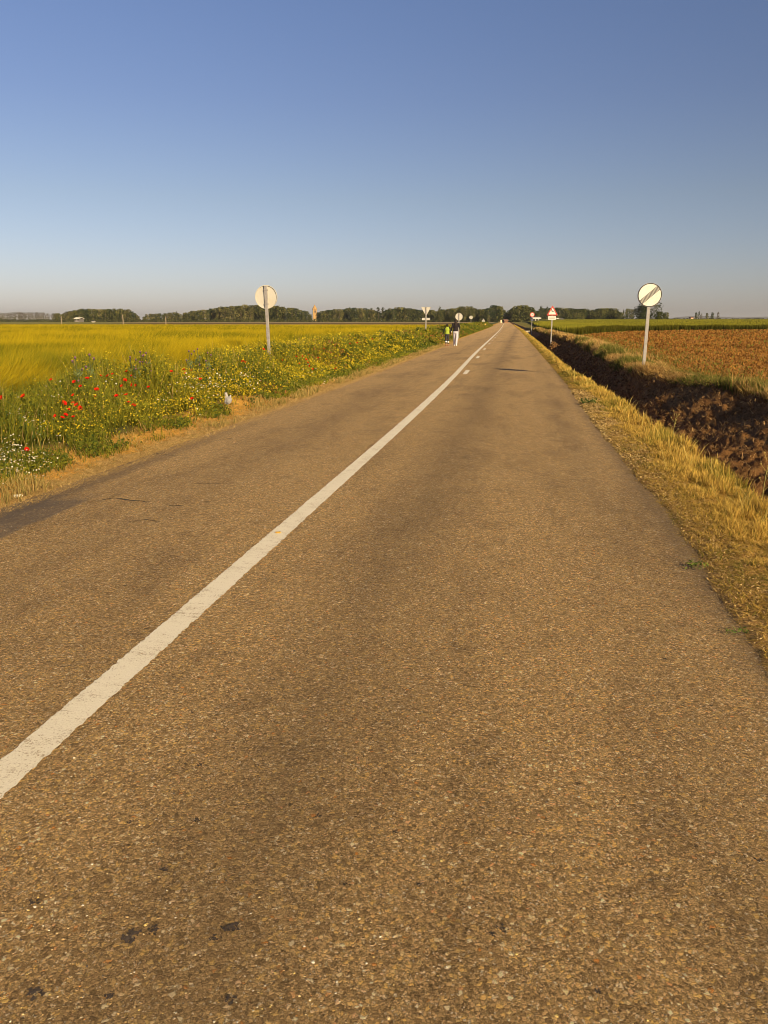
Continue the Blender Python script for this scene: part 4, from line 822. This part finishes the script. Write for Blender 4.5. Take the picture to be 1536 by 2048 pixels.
    if adult:
        shirt('black_top', cloth('black_cloth', (.022, .018, .022)), .012, 2, .99)
        for s in (-1, 1): c = MB(); d = (ha[s] - el[s]); limb(c, el[s] + d * .90, el[s] + d * 1.03, .044, .042); skinned(c, 'cuff', cloth('white_cuff', (.75, .73, .72)), root, .012, 3)
        p = MB(); p.ball((0, -.01, .90), (.172, .118, .12), 10)
        for s in (-1, 1): limb(p, hip[s], knee[s], .098, .074); limb(p, knee[s], foot[s] + Vector((0, 0, .03)), .074, .062)
        skinned(p, 'white_trousers', cloth('white_cloth', (.50, .48, .54)), root, .014, 4); shoe = cloth('white_shoe', (.75, .72, .70))
    else:
        shirt('dark_jumper', cloth('dark_green_cloth', (.020, .028, .018)), .004, 2, .97)
        shirt('green_vest', cloth('lime_cloth', (.30, .38, .05)), .020, 0, .99)
        p = MB(); p.ball((0, -.01, .90), (.165, .115, .12), 10)
        for s in (-1, 1): limb(p, hip[s], knee[s], .092, .070); limb(p, knee[s], knee[s] + (foot[s] - knee[s]) * .30, .070, .064)
        skinned(p, 'cropped_trousers', cloth('charcoal_cloth', (.045, .045, .055)), root, .014, 4)
        for s in (-1, 1):
            c = MB(); d = foot[s] - knee[s]; limb(c, knee[s] + d * .30, knee[s] + d * .42, .068, .066); skinned(c, 'white_cuff', cloth('pale_cloth', (.70, .70, .74)), root, .012, 3)
            c = MB(); limb(c, knee[s] + d * .50, knee[s] + d * .72, .052, .046); skinned(c, 'sock', cloth('dark_sock', (.03, .03, .035)), root, .012, 3)
        shoe = cloth('red_brown_shoe', (.30, .10, .05))
    for s in (-1, 1):
        f = MB(); limb(f, foot[s] + Vector((0, -.04, -.030)), foot[s] + Vector((0, .14, -.038)), .045, .036); limb(f, foot[s] + Vector((0, -.02, .0)), foot[s] + Vector((0, -.02, -.03)), .045, .046); skinned(f, 'shoe', shoe, root, .012, 3)
    return root
def people():
    person(910.5, 692.5, .93, 'adult with long dark hair walking away in black top and white trousers', True, R(2))
    person(894.0, 692.5, .77, 'child in lime green vest and cropped dark trousers walking beside the adult', False, R(2))

# ------------------------------------------------------------------ trees
def tree_mesh(seed, Ht, Wd, shape, nleaf, ls, tint=((.040, .052, .016), (.21, .20, .060)), bare=.12, sparse=1.0):
    r = np.random.default_rng(seed); root = empty('tree')
    t = MB(); t.tube([(0, 0, -.3), (.1, 0, Ht * .3), (0, .1, Ht * .62), (.05, 0, Ht * .9)], [Ht * .020, Ht * .015, Ht * .009, Ht * .003], 6)
    L = []; nc = 34 if shape != 'spire' else 22
    for k in range(nc):
        z = bare + (1 - bare) * (k + r.uniform(0, 1)) / nc; z = min(z, .98)
        if shape == 'round': prof = math.sqrt(max(.05, 1 - ((z - .56) / .46) ** 2))
        elif shape == 'spire': prof = .32 + .85 * math.sin(math.pi * min(1, (1 - z) * 1.15)) ** .8
        else: prof = min(1, .55 + (z - bare) * 1.6) * (1 if z < .8 else max(.25, 1 - ((z - .8) / .2) ** 2 * .8))
        a = k * 2.4 + r.uniform(-.4, .4); q = Wd / 2 * prof * r.uniform(.35, .95)
        tip = (q * math.cos(a), q * math.sin(a), z * Ht); L.append((tip, prof))
        t.tube([(0, 0, max(.1, z - .16) * Ht), (tip[0] * .5, tip[1] * .5, (z - .05) * Ht), tip], [Ht * .006, Ht * .004, Ht * .0015], 4)
    t.build('trunk', M_bark, root)
    c = MB(); per = nleaf // nc
    for (tip, prof) in L:
        n = int(per * r.uniform(.5, 1.4) * sparse); rad = Wd * .20 * r.uniform(.7, 1.25)
        P = r.normal(size=(n, 3)); P = P / np.linalg.norm(P, axis=1)[:, None] * (r.uniform(.2, 1, n) ** .5)[:, None] * [rad, rad, rad * 1.1] + tip
        P[:, 2] = np.clip(P[:, 2], .04 * Ht, Ht)
        tone = np.clip(r.choice([-.15, .1, .35, .65, 1.0]) + .16 * r.normal(size=n), 0, 1)
        cards(c, P, ls * r.uniform(.6, 1.4, n), cmix(tint[0], tint[1], tone), .8)
    c.build('crown', M_leaf, root); return root
def trees():
    top = [(0, 627), (60, 624), (100, 627), (125, 628), (140, 624), (160, 620), (182, 618), (205, 620), (245, 619), (258, 620), (268, 626), (278, 632), (284, 637), (292, 628), (330, 627), (350, 626), (362, 628), (372, 625), (400, 622), (440, 616), (490, 612), (520, 612), (560, 614), (590, 617), (606, 622), (615, 624), (622, 629), (634, 628), (641, 623), (660, 621), (690, 619), (715, 617), (740, 619), (758, 625), (768, 624), (780, 619), (795, 616), (825, 618), (840, 621), (872, 622), (890, 620), (905, 618), (920, 615), (940, 615), (953, 620), (965, 619), (978, 617), (984, 614), (990, 612), (1001, 614), (1006, 622), (1010, 629), (1016, 624), (1026, 619), (1034, 614), (1048, 612), (1060, 617), (1070, 625), (1080, 619), (1090, 618), (1100, 618), (1125, 617), (1135, 618), (1150, 619), (1166, 618), (1180, 622), (1192, 620), (1215, 617), (1232, 620), (1241, 627)]
    tx = [p[0] for p in top]; ty = [p[1] for p in top]
    secs = [(-30, 108, 'thin', 'slender pale tree in the thin row at the far left edge', 760),
            (108, 190, 'a', 'bushy tree around the grey-roofed shed at the left', 640), (190, 283, 'a', 'bushy tree just left of the gap in the treeline', 640),
            (285, 372, 'a', 'low tree of the long wood just right of the gap', 680), (372, 480, 'a', 'tree where the long wood rises towards the left round sign', 660),
            (480, 575, 'a', 'tall tree of the long wood right behind the left round sign', 650), (575, 624, 'a', 'tree where the wood slopes down to the church tower', 660),
            (634, 700, 'a', 'dark leafy tree just right of the church tower', 650), (700, 765, 'a', 'dark leafy tree in the jagged stretch right of the church tower', 650), (765, 843, 'a', 'leafy tree in the rounded stretch left of the inverted triangle sign', 640),
            (843, 900, 'a', 'leafy tree between inverted triangle sign and walkers', 620), (900, 955, 'a', 'leafy tree behind the two small round signs seen from behind', 610), (955, 982, 'a', 'leafy tree behind the farthest triangular sign', 600), (982, 1009, 'a', 'tall rounded tree at the left of the gap where the road ends', 580),
            (1011, 1072, 'r', 'tree in the rounded grove just right of where the road ends', 590),
            (1072, 1134, 'a', 'tree standing behind the white farm sheds', 700),
            (1134, 1190, 'r', 'tree in the left half of the low grove right of the deer sign', 560), (1190, 1245, 'r', 'tree in the right half of the low grove right of the deer sign', 560)]
    lib = {}
    def proto(kind, i):
        if (kind, i) not in lib:
            if kind == 'thin': o = tree_mesh(100 + i, 10, 6.0, 'poplar', 480, .75, ((.10, .085, .055), (.22, .19, .11)), .22, .75)
            elif kind == 'spire': o = tree_mesh(200 + i, 10, 2.6, 'spire', 420, .6, ((.04, .05, .02), (.11, .12, .04)), .1)
            elif kind == 'r': o = tree_mesh(300 + i, 10, 9, 'round', 1100, .85, bare=.05)
            else: o = tree_mesh(400 + i, 10, 6.2, ('poplar', 'round')[i % 2], 1100, .70, (((.035, .048, .016), (.20, .19, .055)), ((.028, .044, .018), (.15, .155, .05)), ((.055, .062, .022), (.26, .23, .08)))[i % 3], .05)
            lib[(kind, i)] = o; return o
        return copy_tree(lib[(kind, i)])
    def put(kind, i, x, ytop, D, lab, grp, ws=1.0, base=640.0):
        o = proto(kind, i); X, Y = at(x, D); zt = CAM_H + (HOR - ytop) * D / FPX
        Hh = max(2.5, zt - .05); s = Hh / 10; o.location = (X, Y, 0.0); o.scale = (s * ws, s * ws, s); o.rotation_euler = (0, 0, random.uniform(0, 6.28)); tag(o, lab, 'tree', grp); return o
    cnt = 0
    for (x0, x1, kind, lab, D) in secs:
        grp = 'trees: ' + lab.replace('tree ', 'trees ', 1)
        step = 6.6 if kind != 'r' else 8.0; x = x0 + 3
        if kind == 'thin': step = 7.5
        while x < x1 - 1:
            xx = x + random.uniform(-1.5, 1.5); yt = np.interp(xx, tx, ty) + random.uniform(-.6, 1.6); DD = D * random.uniform(.97, 1.05)
            put(kind, random.randrange({'thin': 3, 'a': 6, 'r': 3}[kind]), xx, yt, DD, lab, grp, random.uniform(.85, 1.1) * (1.15 if kind == 'a' and yt > 620 else 1)); cnt += 1
            x += step * random.uniform(.8, 1.2)
        # a second, hidden-edge rank that closes the wood
        if kind != 'thin':
            x = x0 + 5
            while x < x1 - 3:
                yt = np.interp(x, tx, ty) + random.uniform(1.5, 4); put(kind, random.randrange({'a': 6, 'r': 3}[kind]), x, yt, D * 1.09, lab, grp, 1.15); cnt += 1; x += 13
    for x, yt, lab in [(354, 624, 0), (700, 616, 0), (765, 616, 0), (757, 615.5, 0), (879, 615, 0), (743, 617, 0), (1081, 613.5, 1), (1093, 615, 1), (1119, 616, 1), (1127, 619, 1)]:
        put('spire', random.randrange(2), x, yt, 640, ['narrow pointed cypress-like tree poking above the wood left of the road', 'narrow pointed tree poking above the trees near the deer sign'][lab], 'pointed trees above the treeline', 1.0); cnt += 1
    put('spire', 0, 1246, 620.5, 560, 'slim upright tree alone between the grove and the bushy pair', None, .75)
    put('a', 0, 1254, 619, 560, 'broad upright tree just right of the slim upright one', None, .8); put('a', 3, 1263, 620, 560, 'bushy tree next to the large tree behind the striped sign', None, .75)
    for (x, yt, D, kd, i, lab, ws) in [(1331, 626, 420, 'r', 0, 'small round tree right of the striped sign', .75), (1391.5, 626, 900, 'a', 1, 'dark conical tree beside the little pink house', .55), (1397, 623.5, 900, 'spire', 0, 'tallest thin tree right of the little pink house', .8),
                                       (1402, 628, 930, 'thin', 0, 'pale feathery tree right of the tallest thin one', .5), (1413, 627, 900, 'a', 2, 'first of two separate small trees in front of the far ridge', .6), (1424, 626, 900, 'a', 4, 'second of two separate small trees in front of the far ridge', .6), (1435, 625, 900, 'thin', 1, 'rightmost feathery tree in front of the far ridge', .5), (978, 632, 330, 'thin', 2, 'small pale bush on the left verge near the road end', .55)]:
        put(kd, i, x, yt, D, lab, None, ws)
    # the big tree behind the striped sign: dark leafy left half, open twiggy top
    o = tree_mesh(777, 12, 10.5, 'round', 5200, .38, ((.025, .035, .012), (.10, .11, .03)), .03, .75); X, Y = at(1297, 420); o.location = (X, Y, .9); o.scale = (1.12, 1.12, 1.06); tag(o, 'large open-branched tree standing directly behind the striped sign', 'tree')
    t = o.children[0]; 
    o2 = tree_mesh(778, 7.6, 8, 'round', 3200, .5, ((.022, .032, .010), (.07, .085, .02)), .02); X, Y = at(1284, 415); o2.location = (X, Y, .9); tag(o2, 'dense dark bush at the left foot of the large tree behind the striped sign', 'bush')
    o3 = tree_mesh(779, 4.6, 5, 'round', 1500, .5, ((.05, .06, .015), (.13, .14, .03)), .02); X, Y = at(1318, 410); o3.location = (X, Y, .9); tag(o3, 'lighter green bush at the right foot of the large tree', 'bush')
    mb = MB(); n = 14000; x = np.where(rng.uniform(size=n) < .35, rng.uniform(1325, 1620, n), rng.uniform(-60, 1260, n)); D = rng.uniform(590, 640, n); A = np.array([at(a, d) for a, d in zip(x, D)])
    rt = x > 1300; sc = np.where(rt, 1.6, 1.0); P = np.stack([A[:, 0] * sc, A[:, 1] * sc, rng.uniform(0, 1, n) ** 1.3 * (1.2 + 2.2 * fbm(x / 6, x * 0, 3)) + rt * 1.0], 1)
    cards(mb, P, 1.1, cmix((.035, .042, .014), (.10, .10, .03), rng.uniform(size=n)), .8)
    tag(mb.build('far_undergrowth', M_leaf), 'low dark undergrowth along the foot of the distant treeline', 'undergrowth', kind='stuff')

# ------------------------------------------------------------------ buildings
def buildings():
    brick = mat('ochre_brick', (.42, .25, .09), .9, var=.18, scale=3); wallw = mat('white_render', (.78, .72, .60), .9, var=.06, scale=2); roofm = mat('pale_roof', (.60, .56, .48), .8, var=.1, scale=2)
    tile = mat('red_tile', (.25, .13, .075), .9, var=.25, scale=2); glass = mat('dark_opening', (.03, .03, .03), .3)
    D = 1200; X, Y = at(629.7, D); k = D / FPX; t = empty('church_tower', (X, Y, 0), rz=R(20)); tag(t, 'orange brick church tower with pointed spire rising above the wood', 'church tower')
    wv = 2.7; zt = CAM_H + (640 - 620.5) * k; zs = CAM_H + (640 - 611) * k
    b = MB(); b.box((-wv, -wv, 0), (wv, wv, zt)); b.build('shaft', brick, t); b = MB(); b.box((-wv - .45, -wv - .45, zt), (wv + .45, wv + .45, zt + .5)); b.box((-wv - .3, -wv - .3, zt - 5.2), (wv + .3, wv + .3, zt - 4.8)); b.build('cornice', brick, t)
    b = MB(); b.tube([(0, 0, zt + .5), (0, 0, zs)], [wv * 1.42, .08], 8); b.build('spire', brick, t)
    for s, (dx, dy) in enumerate(((0, -1), (-1, 0), (1, 0), (0, 1))):
        for q in (-1, 1):
            c = MB(); cx, cy = dx * wv + (q * .9 if dx == 0 else 0), dy * wv + (q * .9 if dy == 0 else 0); c.box((cx - (.45 if dx == 0 else .06), cy - (.45 if dy == 0 else .06), zt - 4.2), (cx + (.45 if dx == 0 else .06), cy + (.45 if dy == 0 else .06), zt - 1.2)); c.build('belfry_opening', glass, t)
    def shed(x0, x1, yt, yb, D, lab, name='farm_shed', rz=0, wm=wallw, rm=roofm, depth=9, win=3, slope=.9, thick=.5, cat='shed'):
        (Xa, Ya), (Xb, Yb) = at(x0, D), at(x1, D); L_ = math.hypot(Xb - Xa, Yb - Ya); a = math.atan2(Yb - Ya, Xb - Xa); k = D / FPX
        zb = max(0, CAM_H - (yb - 640) * k); zt = CAM_H + (640 - yt) * k; H = zt
        t = empty(name, ((Xa + Xb) / 2, (Ya + Yb) / 2, 0), rz=a + rz); tag(t, lab, cat)
        hw = L_ / 2; b = MB(); b.box((-hw + .3, 0, 0), (hw - .3, depth, H - thick - slope)); b.prism([(-hw + .3, H - thick - slope), (hw - .3, H - thick - slope), (hw - .3, H - thick - slope + .01), (-hw + .3, H - thick - slope + .01)], .01, depth - .01); b.build('wall', wm, t)
        r = MB(); yy = [(-.4, H - thick - slope), (depth / 2, H - thick), (depth + .4, H - thick - slope), (depth + .4, H - slope), (depth / 2, H), (-.4, H - slope)]
        V = [(-hw, y_, z_) for y_, z_ in yy] + [(hw, y_, z_) for y_, z_ in yy]; r.add(V, [(i, (i + 1) % 6, 6 + (i + 1) % 6, 6 + i) for i in range(6)]); r.poly += [[0, 5, 4, 3, 2, 1], [6, 7, 8, 9, 10, 11]]; r.build('roof', rm, t)
        for i in range(win):
            c = MB(); cx = -hw + L_ * (i + .5) / win; c.box((cx - .6, -.04, H * .35), (cx + .6, .05, H * .35 + 1.0)); c.build('window', glass, t)
    shed(1066, 1082, 634, 645, 480, 'long white farm shed right of the small speed sign', slope=.7, thick=.45, win=3)
    shed(1096, 1108, 638.5, 644, 520, 'low dull farm shed half hidden behind the deer sign', slope=.4, win=2, wm=roofm)
    shed(1112.5, 1117, 636, 644, 500, 'small bright white tower-like hut right of the deer sign', 'white_hut', slope=.2, win=1, depth=4, cat='hut')
    shed(1117.5, 1130, 637.5, 645, 500, 'open pale farm shed right of the bright white hut', slope=.8, win=3, wm=roofm)
    shed(148, 159, 634.5, 645, 560, 'grey-roofed farm shed half hidden in the left clump of trees', slope=.8, win=2, wm=mat('grey_block', (.2, .18, .16), .9, var=.1))
    shed(183, 187.5, 641.5, 645.5, 520, 'tiny white hut in front of the left clump of trees', 'white_hut', slope=.3, win=1, depth=3, thick=.2, cat='hut')
    shed(1381, 1387, 634, 640, 900, 'little pink house beside the dark conical tree', 'small_house', wm=mat('pink_render', (.70, .45, .28), .9, var=.08), rm=tile, slope=.8, win=1, depth=6, cat='house')
    shed(1008, 1017, 638, 645, 470, 'red-brown tiled building where the road disappears', 'brick_building', wm=mat('red_brick', (.28, .15, .08), .9, var=.15), rm=tile, slope=.8, thick=.3, win=2, depth=8, cat='building')
    X, Y = at(1002, 440); b = MB(); b.tube([(0, 0, 0), (0, 0, 1.1)], [.7, .6], 8, (.62, .48, .30)); b.ball((0, 0, 1.1), (.6, .6, .5), 6, (.62, .48, .30)); o = b.build('pale_boulder', M_vcol); o.location = (X, Y, 0); tag(o, 'pale boulder at the left side of the road end', 'boulder')
    # white culvert headwall where the ditch ends
    (x0, y0), (x1, y1) = up(1046, 661, .1), up(1055, 658, .1); X, Y = 1.75 + cen(121), 121
    b = MB(); b.box((0, 0, -.6), (.9, .3, -.02), (.42, .36, .27)); b.box((-.03, .02, -.02), (.93, .33, .03), (.45, .40, .30)); o = b.build('culvert_headwall', M_vcol); o.location = (X, Y, 0); o.rotation_euler = (0, 0, R(18)); tag(o, 'pale concrete culvert headwall crossing the ditch', 'culvert')
def hills():
    mb = MB(); a = np.linspace(1325, 1700, 160); D = 7000
    prof = np.interp(a, [1325, 1336, 1352, 1395, 1440, 1475, 1536, 1700], [0, 1.5, 5, 8, 6, 4.5, 6.2, 7]) + .8 * (fbm(a / 14, a * 0, 3) - .5); prof[0] = 0
    rows = []
    for f, sc in ((0, 1.0), (.75, 1.03), (1.0, 1.08), (.9, 1.2), (0, 1.4)):
        rows.append([(*at(x, D * sc), f * (CAM_H + 3 + prof[i] * D / FPX)) for i, x in enumerate(a)])
    V = np.array(rows).reshape(-1, 3); n = len(a); F = [(r * n + i, r * n + i + 1, (r + 1) * n + i + 1, (r + 1) * n + i) for r in range(4) for i in range(n - 1)]
    mb.add(V, F, (.09, .085, .06)); tag(mb.build('hills', mat('hill_scrub', attr=True, rough=.95, var=.3, scale=.01), smooth=True), kind='structure')
def haze(dens):
    if dens <= 0: return
    mb = MB(); mb.box((-13000, -3000, -4), (13000, 13500, 70)); o = mb.build('haze', None); m = bpy.data.materials.new('air'); m.use_nodes = True; N = m.node_tree.nodes; N.clear()
    ou = N.new('ShaderNodeOutputMaterial'); pv = N.new('ShaderNodeVolumePrincipled'); pv.inputs['Color'].default_value = (.94, .95, .97, 1); pv.inputs['Density'].default_value = dens; pv.inputs['Anisotropy'].default_value = .2
    m.node_tree.links.new(pv.outputs[0], ou.inputs['Volume']); o.data.materials.append(m); tag(o, kind='stuff')

ground(); road(); hills(); barley(); green_crop(); weeds(); straw()
trees(); buildings(); signs(); people(); poppies(); thistles(); oddments()
HAZE = 0.00007
haze(HAZE)
